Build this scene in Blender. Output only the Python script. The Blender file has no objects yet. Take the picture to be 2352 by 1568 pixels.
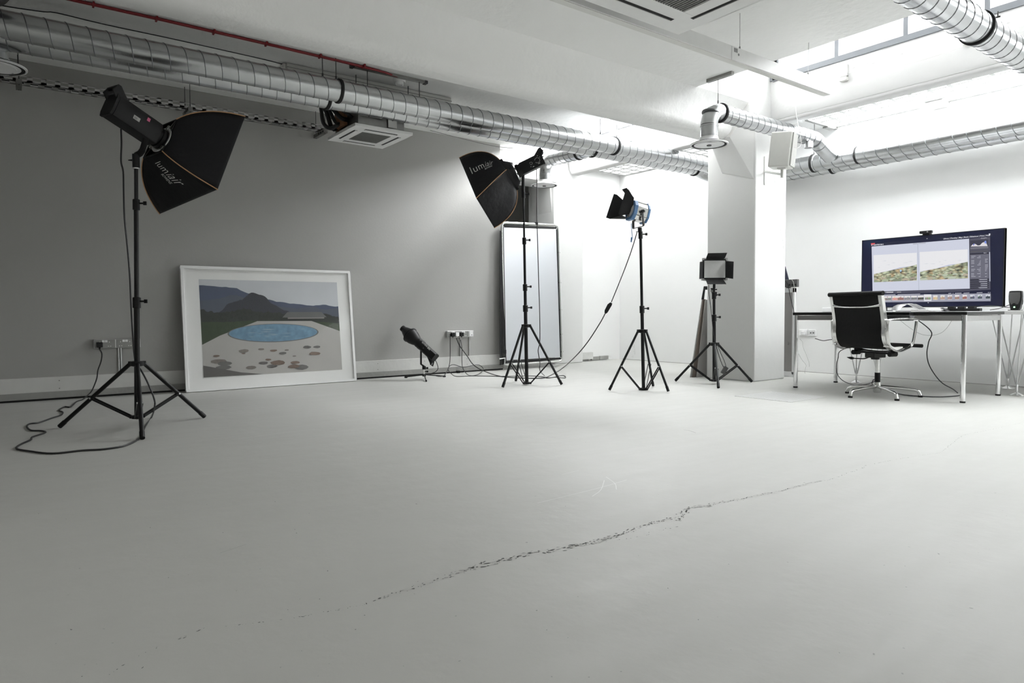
import bpy, bmesh, math, random
from mathutils import Vector, Matrix
random.seed(7)
S = bpy.context.scene
V = Vector
PI = math.pi

# ------------------------------------------------------------------ camera
F, YAW, PITCH, ROLL, CH = 1555.27, math.radians(53.379), math.radians(2.4089), math.radians(-.3407), .75
cy, sy, cp, sp, cr, sr = math.cos(YAW), math.sin(YAW), math.cos(PITCH), math.sin(PITCH), math.cos(ROLL), math.sin(ROLL)
RM = (Matrix(((cr, -sr, 0), (sr, cr, 0), (0, 0, 1))) @ Matrix(((1, 0, 0), (0, cp, -sp), (0, sp, cp)))
      @ Matrix(((sy, -cy, 0), (0, 0, -1), (cy, sy, 0))))
CAM = V((0, 0, CH))
cd = bpy.data.cameras.new('camera'); co = bpy.data.objects.new('camera', cd); S.collection.objects.link(co)
cd.sensor_width = 36; cd.lens = F / 2352 * 36; cd.clip_start = .05; cd.clip_end = 200
M3 = Matrix((RM[0], -RM[1], -RM[2])).transposed()
co.matrix_world = Matrix.Translation(CAM) @ M3.to_4x4()
S.camera = co

# ------------------------------------------------------------------ view, world, lights
S.view_settings.view_transform = 'Standard'
try: S.view_settings.look = 'None'
except Exception: pass
S.view_settings.gamma = 1; S.view_settings.use_curve_mapping = False
S.view_settings.exposure = 0.13
W = bpy.data.worlds.new('World'); S.world = W; W.use_nodes = True
W.node_tree.nodes['Background'].inputs[0].default_value = (.95, .975, 1, 1)
W.node_tree.nodes['Background'].inputs[1].default_value = 1.3

def area(name, loc, direction, sx, sy, power, color=(1, 1, 1), spread=180):
    l = bpy.data.lights.new(name, 'AREA'); l.shape = 'RECTANGLE'; l.size = sx; l.size_y = sy
    l.energy = power; l.color = color; l.spread = math.radians(spread)
    o = bpy.data.objects.new(name, l); S.collection.objects.link(o); o.location = loc
    d = V(direction).normalized()
    yv = V((0, 1, 0)); zv = -d; xv = yv; yv2 = zv.cross(xv).normalized()
    o.matrix_world = Matrix.Translation(V(loc)) @ Matrix((xv, yv2, zv)).transposed().to_4x4()
    return o
def area2(name, loc, direction, sx, sy, power, color):
    o = area(name, loc, direction, sx, sy, power, color); d = V(direction).normalized(); zv = -d; xv = V((1, 0, 0)); yv = zv.cross(xv).normalized(); xv = yv.cross(zv)
    o.matrix_world = Matrix.Translation(V(loc)) @ Matrix((xv, yv, zv)).transposed().to_4x4(); return o
# daylight from the narrow street, falling steeply through the clerestory of each bay
area('daylight_bay_one', (6.9, 1.9, 3.75), (-1, 0, -.9), 4.4, .8, 160, (.97, .985, 1), 140)
area('daylight_bay_two', (6.9, 6.12, 3.75), (-1, 0, -.6), 2.5, .8, 640, (.97, .985, 1), 180)

# added fill light behind the camera, aimed up to brighten the left ceiling
area('fill_behind_camera', (-2.6, .6, 1.3), (.75, .25, 1), 4.0, 1.2, 34, (1, .99, .97), 95)

# ------------------------------------------------------------------ photo pixel -> point on a real plane
def ray(x, y): return RM.transposed() @ V(((x - 1176) / F, (y - 784) / F, 1))
def on(x, y, ax, val):
    d = ray(x, y); i = 'uvz'.index(ax); return CAM + d * ((val - CAM[i]) / d[i])
def at(x, y, depth): return CAM + ray(x, y) * depth
def fl(x, y, z=0.0): return on(x, y, 'z', z)
def depth_of(p): return (RM @ (V(p) - CAM)).z

# ------------------------------------------------------------------ materials
def mat(name, col, rough=.5, metal=0, noise=.04, nscale=20, bump=0, bscale=60, emit=None, estr=0, spec=.5, alpha=1, trans=0, coat=0):
    m = bpy.data.materials.new(name); m.use_nodes = True; nt = m.node_tree; b = nt.nodes['Principled BSDF']
    b.inputs['Roughness'].default_value = rough; b.inputs['Metallic'].default_value = metal
    b.inputs['Specular IOR Level'].default_value = spec
    b.inputs['Transmission Weight'].default_value = trans; b.inputs['Coat Weight'].default_value = coat
    tc = nt.nodes.new('ShaderNodeTexCoord'); n = nt.nodes.new('ShaderNodeTexNoise'); n.inputs['Scale'].default_value = nscale
    n.inputs['Detail'].default_value = 5; nt.links.new(tc.outputs['Object'], n.inputs['Vector'])
    r = nt.nodes.new('ShaderNodeMixRGB'); r.blend_type = 'MIX'
    r.inputs[1].default_value = (*[c * (1 - noise) for c in col], 1); r.inputs[2].default_value = (*[min(1, c * (1 + noise)) for c in col], 1)
    nt.links.new(n.outputs['Fac'], r.inputs[0]); nt.links.new(r.outputs[0], b.inputs['Base Color'])
    if bump:
        n2 = nt.nodes.new('ShaderNodeTexNoise'); n2.inputs['Scale'].default_value = bscale; n2.inputs['Detail'].default_value = 6
        bp = nt.nodes.new('ShaderNodeBump'); bp.inputs['Strength'].default_value = bump; bp.inputs['Distance'].default_value = .02
        nt.links.new(tc.outputs['Object'], n2.inputs['Vector']); nt.links.new(n2.outputs['Fac'], bp.inputs['Height'])
        nt.links.new(bp.outputs['Normal'], b.inputs['Normal'])
    if emit:
        b.inputs['Emission Color'].default_value = (*emit, 1); b.inputs['Emission Strength'].default_value = estr
    m['bsdf'] = 1
    return m
M = {}
M['plaster'] = mat('white_plaster', (.67, .67, .66), .75, noise=.02, nscale=2, bump=.12, bscale=9)
M['plaster_rough'] = mat('painted_concrete', (.88, .88, .865), .8, noise=.03, nscale=1.5, bump=.35, bscale=14)
M['upstand'] = mat('white_limewashed_concrete', (.58, .58, .575), .8, noise=.03, nscale=2, bump=.25, bscale=12)
M['grey_wall'] = mat('grey_painted_wall', (.37, .368, .352), .7, noise=.02, nscale=3, bump=.05, bscale=40)
M['back_white'] = mat('smooth_white_wall', (.82, .82, .81), .7, noise=.015, nscale=3, bump=.03, bscale=8)
M['mid_wall'] = mat('mid_grey_wall', (.60, .60, .58), .8)
M['dark_wall'] = mat('dark_grey_wall', (.42, .42, .40), .8)
M['board'] = mat('worn_white_board', (.62, .62, .60), .55, noise=.12, nscale=6, bump=.08, bscale=30)
M['kick'] = mat('grey_kickboard', (.30, .30, .285), .7, noise=.2, nscale=5, bump=.2, bscale=30)
M['black'] = mat('black_plastic', (.006, .006, .0065), .5, spec=.3)
M['blackmetal'] = mat('black_anodised_tube', (.007, .007, .0075), .38, .2, spec=.4)
M['blackfab'] = mat('black_fabric', (.008, .008, .009), .8, noise=.2, nscale=60, bump=.15, bscale=25)
M['softfab'] = mat('black_softbox_nylon', (.006, .006, .0075), .62, noise=.15, nscale=40, bump=.25, bscale=14, spec=.3)
M['orange'] = mat('orange_piping', (.52, .30, .15), .6)
M['white'] = mat('white_enamel', (.78, .78, .77), .4)
M['whiteplastic'] = mat('white_plastic', (.82, .82, .82), .35)
M['offwhite'] = mat('ivory_plastic', (.70, .70, .67), .45)
M['ink'] = mat('white_print', (.75, .75, .73), .6)
M['greyink'] = mat('grey_print', (.25, .25, .25), .6)
M['galv'] = mat('galvanised_steel', (.50, .51, .515), .27, 1, noise=.16, nscale=9, bump=.04, bscale=30)
M['seam'] = mat('galvanised_seam', (.20, .205, .21), .45, 1, noise=.1)
M['chrome'] = mat('chrome', (.82, .82, .83), .09, 1, noise=.02)
M['alu'] = mat('polished_aluminium', (.78, .78, .77), .16, 1, noise=.06, nscale=12)
M['alub'] = mat('brushed_aluminium', (.62, .62, .62), .38, 1, noise=.08, nscale=30)
M['steel'] = mat('dull_steel', (.30, .30, .29), .45, 1, noise=.15, nscale=20)
M['darksteel'] = mat('dark_steel', (.10, .10, .10), .5, .8, noise=.2, nscale=20)
M['red'] = mat('red_painted_pipe', (.22, .012, .018), .5)
M['pink'] = mat('pink_sticker', (.55, .10, .22), .5)
M['navy'] = mat('glossy_navy_bezel', (.018, .020, .045), .12, coat=.5)
M['blue'] = mat('blue_paint', (.10, .22, .42), .35)
M['cable'] = mat('black_cable_rubber', (.015, .015, .016), .5)
M['wirewhite'] = mat('white_wire', (.62, .62, .60), .5)
M['wiregrey'] = mat('grey_wire', (.22, .22, .21), .5)
M['grille'] = mat('grey_air_grille', (.22, .22, .21), .6, noise=.1, nscale=80)
M['slot'] = mat('dark_slot', (.01, .01, .01), .8)
M['clothwhite'] = mat('white_reflector_cloth', (.64, .66, .69), .8, noise=.02, nscale=3, bump=.15, bscale=4)
M['brownboard'] = mat('brown_card', (.20, .165, .14), .8, noise=.12, nscale=10)
M['greyboard'] = mat('grey_card', (.42, .41, .40), .8, noise=.08, nscale=8)
M['glass_black'] = mat('black_glass_top', (.01, .01, .011), .06, coat=.6)
M['leather'] = mat('black_leather', (.004, .004, .004), .6, noise=.2, nscale=60, bump=.1, bscale=40, spec=.2)
M['cardgrey'] = mat('grey_cabinet_panel', (.33, .32, .31), .6, noise=.15, nscale=4)
M['diffuser'] = mat('frosted_led_diffuser', (.50, .50, .49), .5, noise=.06, nscale=60)
M['spkgrey'] = mat('light_grey_speaker_cloth', (.42, .42, .40), .8, noise=.12, nscale=150)
M['meshgrey'] = mat('dark_grey_speaker_mesh', (.085, .085, .085), .7, noise=.2, nscale=150)
M['greenled'] = mat('green_power_light', (.1, .6, .2), .4, emit=(.3, 1, .35), estr=6)
M['bronze'] = mat('rusty_metal', (.25, .12, .06), .8, noise=.3, nscale=20)
M['framegrey'] = mat('grey_window_frame', (.16, .17, .185), .5, noise=.1, nscale=12)
M['woodbrown'] = mat('bare_timber', (.22, .12, .07), .8, noise=.3)
M['blockbar'] = mat('cast_concrete_rib', (.42, .42, .41), .7, noise=.05)
M['glassblock'] = mat('daylit_glass_block', (.85, .87, .87), .4, emit=(.96, .985, 1), estr=25)
M['glassblock2'] = mat('daylit_glass_block_far', (.85, .87, .87), .4, emit=(.96, .985, 1), estr=7)

def floor_material():
    m = mat('grey_painted_concrete_floor', (.45, .45, .428), .36, noise=.05, nscale=1.3, bump=.14, bscale=9, spec=.38)
    nt = m.node_tree; b = nt.nodes['Principled BSDF']; tc = nt.nodes['Texture Coordinate']
    # streaky roller marks and scuffs of their own
    mp = nt.nodes.new('ShaderNodeMapping'); mp.inputs['Rotation'].default_value = (0, 0, .5); mp.inputs['Scale'].default_value = (.7, 5, 1)
    n = nt.nodes.new('ShaderNodeTexNoise'); n.inputs['Scale'].default_value = 2.2; n.inputs['Detail'].default_value = 8
    nt.links.new(tc.outputs['Object'], mp.inputs[0]); nt.links.new(mp.outputs[0], n.inputs['Vector'])
    mr = nt.nodes.new('ShaderNodeMapRange'); mr.inputs[1].default_value = .3; mr.inputs[2].default_value = .7
    mr.inputs[3].default_value = .52; mr.inputs[4].default_value = .62
    nt.links.new(n.outputs['Fac'], mr.inputs[0]); nt.links.new(mr.outputs[0], b.inputs['Roughness'])
    return m
M['floor'] = floor_material()
M['chip'] = mat('dark_floor_chip', (.10, .10, .095), .8, noise=.4, nscale=60)
M['chip2'] = mat('worn_floor_edge', (.30, .30, .29), .7, noise=.3, nscale=40)
M['scratch'] = mat('pale_scratch', (.62, .62, .60), .5)
M['plate'] = mat('painted_chequer_plate', (.50, .50, .49), .4, noise=.06)
M['platedark'] = mat('chequer_recess', (.15, .15, .147), .6)

def glass_mat():
    m = bpy.data.materials.new('clear_glass'); m.use_nodes = True; nt = m.node_tree; nt.nodes.clear()
    o = nt.nodes.new('ShaderNodeOutputMaterial'); t = nt.nodes.new('ShaderNodeBsdfTransparent'); g = nt.nodes.new('ShaderNodeBsdfGlossy')
    g.inputs['Roughness'].default_value = .02; mx = nt.nodes.new('ShaderNodeMixShader'); fr = nt.nodes.new('ShaderNodeFresnel'); fr.inputs[0].default_value = 1.5
    nz = nt.nodes.new('ShaderNodeTexNoise'); nz.inputs['Scale'].default_value = 1.5; bp = nt.nodes.new('ShaderNodeBump'); bp.inputs['Strength'].default_value = .04
    nt.links.new(nz.outputs['Fac'], bp.inputs['Height']); nt.links.new(bp.outputs[0], g.inputs['Normal'])
    ge = nt.nodes.new('ShaderNodeNewGeometry'); inv = nt.nodes.new('ShaderNodeMath'); inv.operation = 'SUBTRACT'; inv.inputs[0].default_value = 1; nt.links.new(ge.outputs['Backfacing'], inv.inputs[1])
    ml = nt.nodes.new('ShaderNodeMath'); ml.operation = 'MULTIPLY'; nt.links.new(fr.outputs[0], ml.inputs[0]); nt.links.new(inv.outputs[0], ml.inputs[1])
    nt.links.new(ml.outputs[0], mx.inputs[0]); nt.links.new(t.outputs[0], mx.inputs[1]); nt.links.new(g.outputs[0], mx.inputs[2]); nt.links.new(mx.outputs[0], o.inputs[0])
    return m
M['glass'] = glass_mat()

# ------------------------------------------------------------------ mesh builder
class MB:
    def __init__(s): s.v = []; s.f = []; s.m = []; s.k = 0
    def mi(s, k): s.k = k; return s
    def add(s, vs, fs):
        b = len(s.v); s.v += [V(p) for p in vs]; s.f += [tuple(i + b for i in f) for f in fs]; s.m += [s.k] * len(fs); return s
    def box(s, lo, hi):
        (a, b, c), (d, e, f) = lo, hi
        return s.add([(a, b, c), (d, b, c), (d, e, c), (a, e, c), (a, b, f), (d, b, f), (d, e, f), (a, e, f)],
                     [(0, 3, 2, 1), (4, 5, 6, 7), (0, 1, 5, 4), (1, 2, 6, 5), (2, 3, 7, 6), (3, 0, 4, 7)])
    def obox(s, c, ax, ay, az, hx, hy, hz):   # oriented box: centre, axes, half sizes
        c = V(c); P = []
        for k in (-1, 1):
            for j, i in ((-1, -1), (-1, 1), (1, 1), (1, -1)):
                P.append(c + ax * (i * hx) + ay * (j * hy) + az * (k * hz))
        return s.add(P, [(0, 3, 2, 1), (4, 5, 6, 7), (0, 1, 5, 4), (1, 2, 6, 5), (2, 3, 7, 6), (3, 0, 4, 7)])
    def prism(s, pts, off):                    # polygon extruded by a vector
        n = len(pts); off = V(off); P = [V(p) for p in pts]; Q = [p + off for p in P]
        return s.add(P + Q, [tuple(range(n))[::-1], tuple(range(n, 2 * n))] + [(i, (i + 1) % n, n + (i + 1) % n, n + i) for i in range(n)])
    def tube(s, pts, r, seg=10, closed=False, caps=True, flat=None):
        P = [V(p) for p in pts]; n = len(P)
        rs = r if isinstance(r, list) else [r] * n
        T = []
        for i in range(n):
            a = P[(i - 1) % n] if (closed or i > 0) else P[i]; b = P[(i + 1) % n] if (closed or i < n - 1) else P[i]
            t = b - a; T.append(t.normalized() if t.length > 1e-9 else V((0, 0, 1)))
        u = T[0].orthogonal().normalized() if flat is None else (V(flat) - T[0] * V(flat).dot(T[0])).normalized()
        base = len(s.v); k = 0
        for i in range(n):
            t = T[i]; u = (u - t * u.dot(t)); u = u.normalized() if u.length > 1e-6 else t.orthogonal().normalized(); w = t.cross(u)
            rr = rs[i]; ra, rb = (rr if isinstance(rr, tuple) else (rr, rr))
            for j in range(seg):
                a = 2 * PI * j / seg; s.v.append(P[i] + u * (ra * math.cos(a)) + w * (rb * math.sin(a)))
        L = n if closed else n - 1
        for i in range(L):
            for j in range(seg):
                a = base + i * seg + j; b = base + i * seg + (j + 1) % seg; c = base + ((i + 1) % n) * seg + (j + 1) % seg; d = base + ((i + 1) % n) * seg + j
                s.f.append((a, b, c, d)); s.m.append(s.k)
        if caps and not closed:
            s.f.append(tuple(base + j for j in range(seg))[::-1]); s.m.append(s.k)
            s.f.append(tuple(base + (n - 1) * seg + j for j in range(seg))); s.m.append(s.k)
        return s
    def cyl(s, a, b, r, r2=None, seg=16): return s.tube([a, b], [r, r if r2 is None else r2], seg)
    def lathe(s, prof, o, ax, seg=24, caps=True):   # prof: (distance along axis, radius)
        ax = V(ax).normalized(); return s.tube([V(o) + ax * d for d, r in prof], [max(r, 1e-4) for d, r in prof], seg, caps=caps)
    def sphere(s, c, r, n=8, sc=(1, 1, 1)):
        c = V(c); base = len(s.v)
        for i in range(n + 1):
            t = PI * i / n
            for j in range(n * 2):
                p = 2 * PI * j / (2 * n); s.v.append(c + V((sc[0] * r * math.sin(t) * math.cos(p), sc[1] * r * math.sin(t) * math.sin(p), sc[2] * r * math.cos(t))))
        for i in range(n):
            for j in range(2 * n):
                a = base + i * 2 * n + j; b = base + i * 2 * n + (j + 1) % (2 * n); s.f.append((a, a + 2 * n, b + 2 * n, b)); s.m.append(s.k)
        return s
    def quad(s, a, b, c, d): return s.add([a, b, c, d], [(0, 1, 2, 3)])
    def grid(s, fn, nu, nv, flip=False):
        base = len(s.v)
        for i in range(nu + 1):
            for j in range(nv + 1): s.v.append(V(fn(i / nu, j / nv)))
        for i in range(nu):
            for j in range(nv):
                a = base + i * (nv + 1) + j; q = (a, a + nv + 1, a + nv + 2, a + 1); s.f.append(q[::-1] if flip else q); s.m.append(s.k)
        return s
    def build(s, name, mats, parent=None, smooth=40, bevel=0, seg=2, solid=0):
        me = bpy.data.meshes.new(name); o = bpy.data.objects.new(name, me); S.collection.objects.link(o)
        off = V((0, 0, 0)); q = parent
        while q is not None: off += q.location; q = q.parent
        if parent is None:                     # a thing of one mesh keeps its origin at its base
            lo = V((min(p[i] for p in s.v) for i in range(3))); hi = V((max(p[i] for p in s.v) for i in range(3)))
            org = V(((lo.x + hi.x) / 2, (lo.y + hi.y) / 2, lo.z)); o.location = org; off = org
        else: o.parent = parent
        me.from_pydata([tuple(p - off) for p in s.v], [], s.f)
        for m in (mats if isinstance(mats, (list, tuple)) else [mats]): me.materials.append(M[m] if isinstance(m, str) else m)
        for p, k in zip(me.polygons, s.m): p.material_index = k
        bm = bmesh.new(); bm.from_mesh(me); bmesh.ops.remove_doubles(bm, verts=bm.verts, dist=1e-6); bmesh.ops.recalc_face_normals(bm, faces=bm.faces); bm.to_mesh(me); bm.free()
        if smooth:
            for p in me.polygons: p.use_smooth = True
            me.set_sharp_from_angle(angle=math.radians(smooth))
        if solid:
            md = o.modifiers.new('thickness', 'SOLIDIFY'); md.thickness = solid; md.offset = 0
        if bevel:
            md = o.modifiers.new('bevel', 'BEVEL'); md.width = bevel; md.segments = seg; md.limit_method = 'ANGLE'; md.angle_limit = math.radians(40)
        return o
def tag(o, label=None, cat=None, group=None, kind=None):
    if label: o['label'] = label
    if cat: o['category'] = cat
    if group: o['group'] = group
    if kind: o['kind'] = kind
    return o
def thing(name, loc, label, cat, group=None):
    o = bpy.data.objects.new(name, None); S.collection.objects.link(o); o.location = loc; o.empty_display_size = .05
    return tag(o, label, cat, group)
def struct(o, label=None): o['kind'] = 'structure'; o['label'] = label or o.name.replace('_', ' '); o['category'] = 'room'; return o
def bez(p, n=12):                              # smooth curve through points (Catmull-Rom)
    P = [V(q) for q in p]; P = [P[0] * 2 - P[1]] + P + [P[-1] * 2 - P[-2]]; out = []
    for i in range(1, len(P) - 2):
        a, b, c, d = P[i - 1:i + 3]
        for k in range(n):
            t = k / n; out.append(.5 * ((2 * b) + (c - a) * t + (2 * a - 5 * b + 4 * c - d) * t * t + (3 * b - a - 3 * c + d) * t ** 3))
    out.append(P[-2]); return out
def text_mesh(body, extrude=0.0, shear=0, bold=0, space=1.0):   # text outlines as 2-D triangles, height of capitals about 0.7
    c = bpy.data.curves.new('t', 'FONT'); c.body = body; c.shear = shear; c.offset = bold; c.space_character = space; c.resolution_u = 3
    o = bpy.data.objects.new('t', c); S.collection.objects.link(o); bpy.context.view_layer.update()
    me = bpy.data.meshes.new_from_object(o.evaluated_get(bpy.context.evaluated_depsgraph_get()))
    vs = [v.co.copy() for v in me.vertices]; fs = [tuple(p.vertices) for p in me.polygons]
    bpy.data.objects.remove(o); bpy.data.curves.remove(c); bpy.data.meshes.remove(me); return vs, fs
def text_add(mb, body, fn, **k):               # fn maps (x 0..1 along the line, y in units of the line's length) to a point
    vs, fs = text_mesh(body, **k)
    x0 = min(v.x for v in vs); x1 = max(v.x for v in vs); w = x1 - x0
    mb.add([fn((v.x - x0) / w, v.y / w) for v in vs], fs); return mb
def plane_text(mb, body, p0, p1, up, stretch=1.0, **k):
    p0 = V(p0); d = V(p1) - p0; L = d.length; up = V(up).normalized()
    return text_add(mb, body, lambda a, b: p0 + d * a + up * (b * L * stretch), **k)

# ================================================================== THE ROOM
XB = 7.90      # back wall
VL = 7.30      # left wall
ZC = 2.96      # ceiling
CU0, CU1, CV0, CV1 = 6.36, 6.94, 4.24, 4.85     # column
E = 5.50       # edge of the ceiling slab
ZT = 4.10      # top of the light well

# floor with its long crack, scratches and specks in the same mesh
fm = MB(); fm.add([(-5, -6, 0), (XB, -6, 0), (XB, 9.6, 0), (-5, 9.6, 0)], [(0, 1, 2, 3)])
def chip(c, r, k, ang=None, asp=2.2):
    fm.mi(k); a0 = random.uniform(0, PI) if ang is None else ang; n = random.randint(5, 7); ps = []
    for i in range(n):
        t = 2 * PI * i / n; q = r * random.uniform(.45, 1); x = q * asp * math.cos(t); y = q * math.sin(t)
        ps.append((c.x + x * math.cos(a0) - y * math.sin(a0), c.y + x * math.sin(a0) + y * math.cos(a0), .0008))
    fm.add(ps, [tuple(range(n))])
crack = [(250, 1550, .1), (320, 1505, .25), (365, 1485, .3), (470, 1443, .25), (600, 1430, .3), (700, 1415, .25), (830, 1390, .35), (900, 1365, .5), (975, 1340, .8), (1010, 1330, .8),
         (1100, 1300, 1.4), (1200, 1275, 1.5), (1300, 1257, 1.5), (1350, 1248, 1.4), (1440, 1222, 1.3), (1520, 1195, 1), (1562, 1192, 1.5), (1572, 1170, 1.5), (1610, 1163, 1.2), (1700, 1147, .9),
         (1800, 1126, .8), (1850, 1110, .7), (1900, 1103, .6), (1975, 1078, .4), (1990, 1068, .35), (2100, 1048, .35), (2160, 1040, .3), (2185, 1020, .3), (2210, 1000, .35), (2260, 990, .25), (2350, 970, .15)]
def crackline(L, dens=1.0, col=1):
    for (x0, y0, w0), (x1, y1, w1) in zip(L, L[1:]):
        a, b = fl(x0, y0), fl(x1, y1); d = b - a; n = int(d.length / .009 * dens); ang = math.atan2(d.y, d.x)
        for i in range(n):
            t = (i + random.random()) / max(n, 1); w = w0 + (w1 - w0) * t
            if random.random() > .25 + w * .55: continue
            c = a.lerp(b, t) + V((-math.sin(ang), math.cos(ang), 0)) * random.gauss(0, .0075 * w)
            chip(c, random.uniform(.0012, .0042) * (.5 + w * .5), col if random.random() < .62 else 2, ang + random.gauss(0, .5), random.uniform(1.2, 3.2))
crackline(crack, 1.9)
crackline([(1350, 1250, .6), (1450, 1236, .5), (1560, 1208, .4)], 1.0)
for _ in range(150):
    x, y = random.uniform(60, 2330), random.uniform(930, 1560); chip(fl(x, y), random.uniform(.001, .0028), random.choice((1, 2, 2)), None, random.uniform(1, 2.5))
def scratch(px, r=.0012, k=3):
    fm.mi(k); P = bez([fl(x, y) for x, y in px], 4)
    for a, b in zip(P, P[1:]):
        d = (b - a).normalized(); n = V((-d.y, d.x, 0)) * r
        fm.add([a + n + V((0, 0, .0007)), b + n + V((0, 0, .0007)), b - n + V((0, 0, .0007)), a - n + V((0, 0, .0007))], [(0, 1, 2, 3)])
scratch([(1235, 1155), (1330, 1132), (1385, 1118), (1440, 1102)]); scratch([(1360, 1140), (1380, 1125), (1388, 1103)]); scratch([(1392, 1095), (1412, 1110), (1416, 1124)])
scratch([(1290, 1090), (1330, 1080)], .0008); scratch([(860, 962), (960, 950), (1080, 938), (1120, 940)], .0012)
scratch([(500, 1015), (640, 995), (730, 985)], .0012)
scratch([(1570, 987), (1583, 989), (1598, 994)], .0016, 1); scratch([(505, 1270), (530, 1262), (565, 1250)], .001, 2)
floor = struct(fm.build('floor', ['floor', 'chip', 'chip2', 'scratch'], smooth=0), 'grey painted concrete floor with a long chipped crack')

b = MB().box((-5, VL, 0), (5.25, VL + .2, ZC)); wl = struct(b.build('wall_left', 'grey_wall', bevel=.004), 'long grey painted wall on the left')
b = MB().box((XB, -6, 0), (XB + .2, 9.6, ZC + .02)); struct(b.build('wall_back', 'back_white', smooth=0), 'smooth white wall behind the desks')
b = MB().box((6.94, 7.72, 0), (XB, 7.92, ZC)); struct(b.build('wall_recess', 'back_white', smooth=0), 'white end wall of the recess')
b = MB().box((-3.2, -4.2, 0), (-3, 9.6, ZC)); struct(b.build('wall_front', 'mid_wall', smooth=0))
b = MB().box((-3, -4.2, 0), (XB, -4, ZT)); struct(b.build('wall_right', 'mid_wall', smooth=0))
b = MB().box((-5.2, 9.6, 0), (XB, 9.8, ZC)); struct(b.build('wall_side_room', 'dark_wall', smooth=0))
b = MB().box((2.6, 7.5, 0), (2.8, 9.6, ZC)).box((6.94, 8.15, 0), (7.1, 9.6, ZC)); struct(b.build('wall_side_room_ends', 'dark_wall', smooth=0))
b = MB().box((-5.2, -6.2, ZC), (E, 9.8, ZC + .28)); struct(b.build('ceiling', 'plaster_rough', smooth=0), 'rough white painted concrete ceiling')
b = MB().box((E, 7.72, 2.96), (XB, 9.8, 3.2)); struct(b.build('ceiling_side_room', 'plaster', smooth=0))
# light well above the slab edge
b = MB().box((E - .2, -6.2, ZC + .28), (E, 7.7, ZT)).box((E - .2, -6.2, ZT), (7.2, 7.7, ZT + .1)).box((E, 7.5, ZC + .005), (6.8, 7.7, ZT)); struct(b.build('ceiling_light_well', 'plaster', smooth=0))
# main beam: near face leans, lower edge rounded
def beam():
    prof = [(4.78, 2.965), (4.78, 2.635), (4.765, 2.62)]
    prof += [(4.60 - .11 * math.sin(t * PI / 2 / 6), 2.62 + .11 * (1 - math.cos(t * PI / 2 / 6))) for t in range(7)]
    prof += [(4.44, 2.83), (4.40, 2.9), (4.33, 2.965)]
    n = len(prof); m = MB(); us = [-5, E, CU0 + .02]; P = []
    m.add([(-5, v, z) for v, z in prof] + [(CU0 + .02, v, z) for v, z in prof], [(i, (i + 1) % n, n + (i + 1) % n, n + i) for i in range(n)] + [tuple(range(n)), tuple(range(n, 2 * n))[::-1]])
    return m
struct(beam().build('ceiling_beam', 'plaster_rough', smooth=50), 'deep white concrete beam running to the column')
# column with the haunch under the beam
c = MB().box((CU0, CV0, 0), (CU1, CV1, ZT)); col = struct(c.build('column', 'plaster', bevel=.012), 'square white column in the middle of the window side')
h = MB(); d = .09
A, B_, C_, D_ = V((CU0 - d, 4.50, 2.625)), V((CU0 - d, 4.77, 2.625)), V((CU0 - .001, 4.665, 2.26)), V((CU0 - .001, CV0 + .01, 2.13))
E_, G_ = V((CU0 + .004, CV0 + .012, 2.94)), V((CU0 + .004, CV1 - .01, 2.94))
h.add([A, B_, C_, D_, E_, G_], [(0, 1, 2, 3), (0, 3, 4), (1, 5, 2), (0, 4, 5, 1), (2, 5, 4, 3)])
tag(h.build('haunch', 'plaster', col, smooth=0, bevel=.02, seg=3))
c = MB().box((6.38, 7.545, 0), (6.94, 8.15, ZC)); col2 = struct(c.build('column_recess', 'plaster', bevel=.012), 'white column at the mouth of the recess')
h = MB(); h.add([(6.34, 7.60, 2.62), (6.34, 8.05, 2.62), (6.381, 8.05, 2.2), (6.381, 7.60, 2.2), (6.381, 7.60, 2.62), (6.381, 8.05, 2.62)], [(0, 1, 2, 3), (0, 3, 4), (1, 5, 2), (0, 4, 5, 1)])
h.build('haunch', 'plaster', col2, smooth=0)
b = MB().box((5.25, 7.5, 2.62), (6.4, 7.98, ZC)); struct(b.build('ceiling_beam_recess', 'plaster_rough', smooth=0, bevel=.01), 'white beam over the opening beside the left wall')
b = MB().box((3.0, 8.9, 2.36), (6.3, 9.0, 2.5)); struct(b.build('trim_2', 'slot', smooth=0))
# downstand between the columns that carries the clerestory, rounded lower lip
def downstand(v0, v1, name, label):
    prof = [(6.62, 3.20), (6.62, 3.0), (6.64, 2.83), (6.66, 2.80)] + [(6.70 - .035 * math.cos(t * PI / 8), 2.80 - .035 * math.sin(t * PI / 8)) for t in range(5)] + [(6.81, 2.765), (6.81, 3.20)]
    n = len(prof); m = MB(); m.add([(u, v0, z) for u, z in prof] + [(u, v1, z) for u, z in prof], [(i, (i + 1) % n, n + (i + 1) % n, n + i) for i in range(n)] + [tuple(range(n)), tuple(range(n, 2 * n))[::-1]])
    o = struct(m.build(name, 'upstand', smooth=40), label)
    cr_ = MB()
    v = v1 - .2
    while v > v0 + .5:                        # hairline crack along the construction joint
        l = random.uniform(.02, .08)
        if random.random() < .55:
            zj = 3.088 + random.uniform(-.007, .007); cr_.add([(6.6185, v - l, zj), (6.6185, v - l * .5, zj + random.uniform(.001, .004)), (6.6185, v, zj + random.uniform(-.003, .003)), (6.6185, v - l * .5, zj - .001)], [(0, 1, 2, 3)])
        v -= l + random.uniform(0, .05)
    cr_.build('joint_crack', 'kick', o, smooth=0)
    return o
downstand(-6, CV0, 'wall_downstand', 'white upstand wall below the long clerestory window')
downstand(CV1, 7.5, 'wall_downstand_recess', 'white upstand wall below the short clerestory window')
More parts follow.
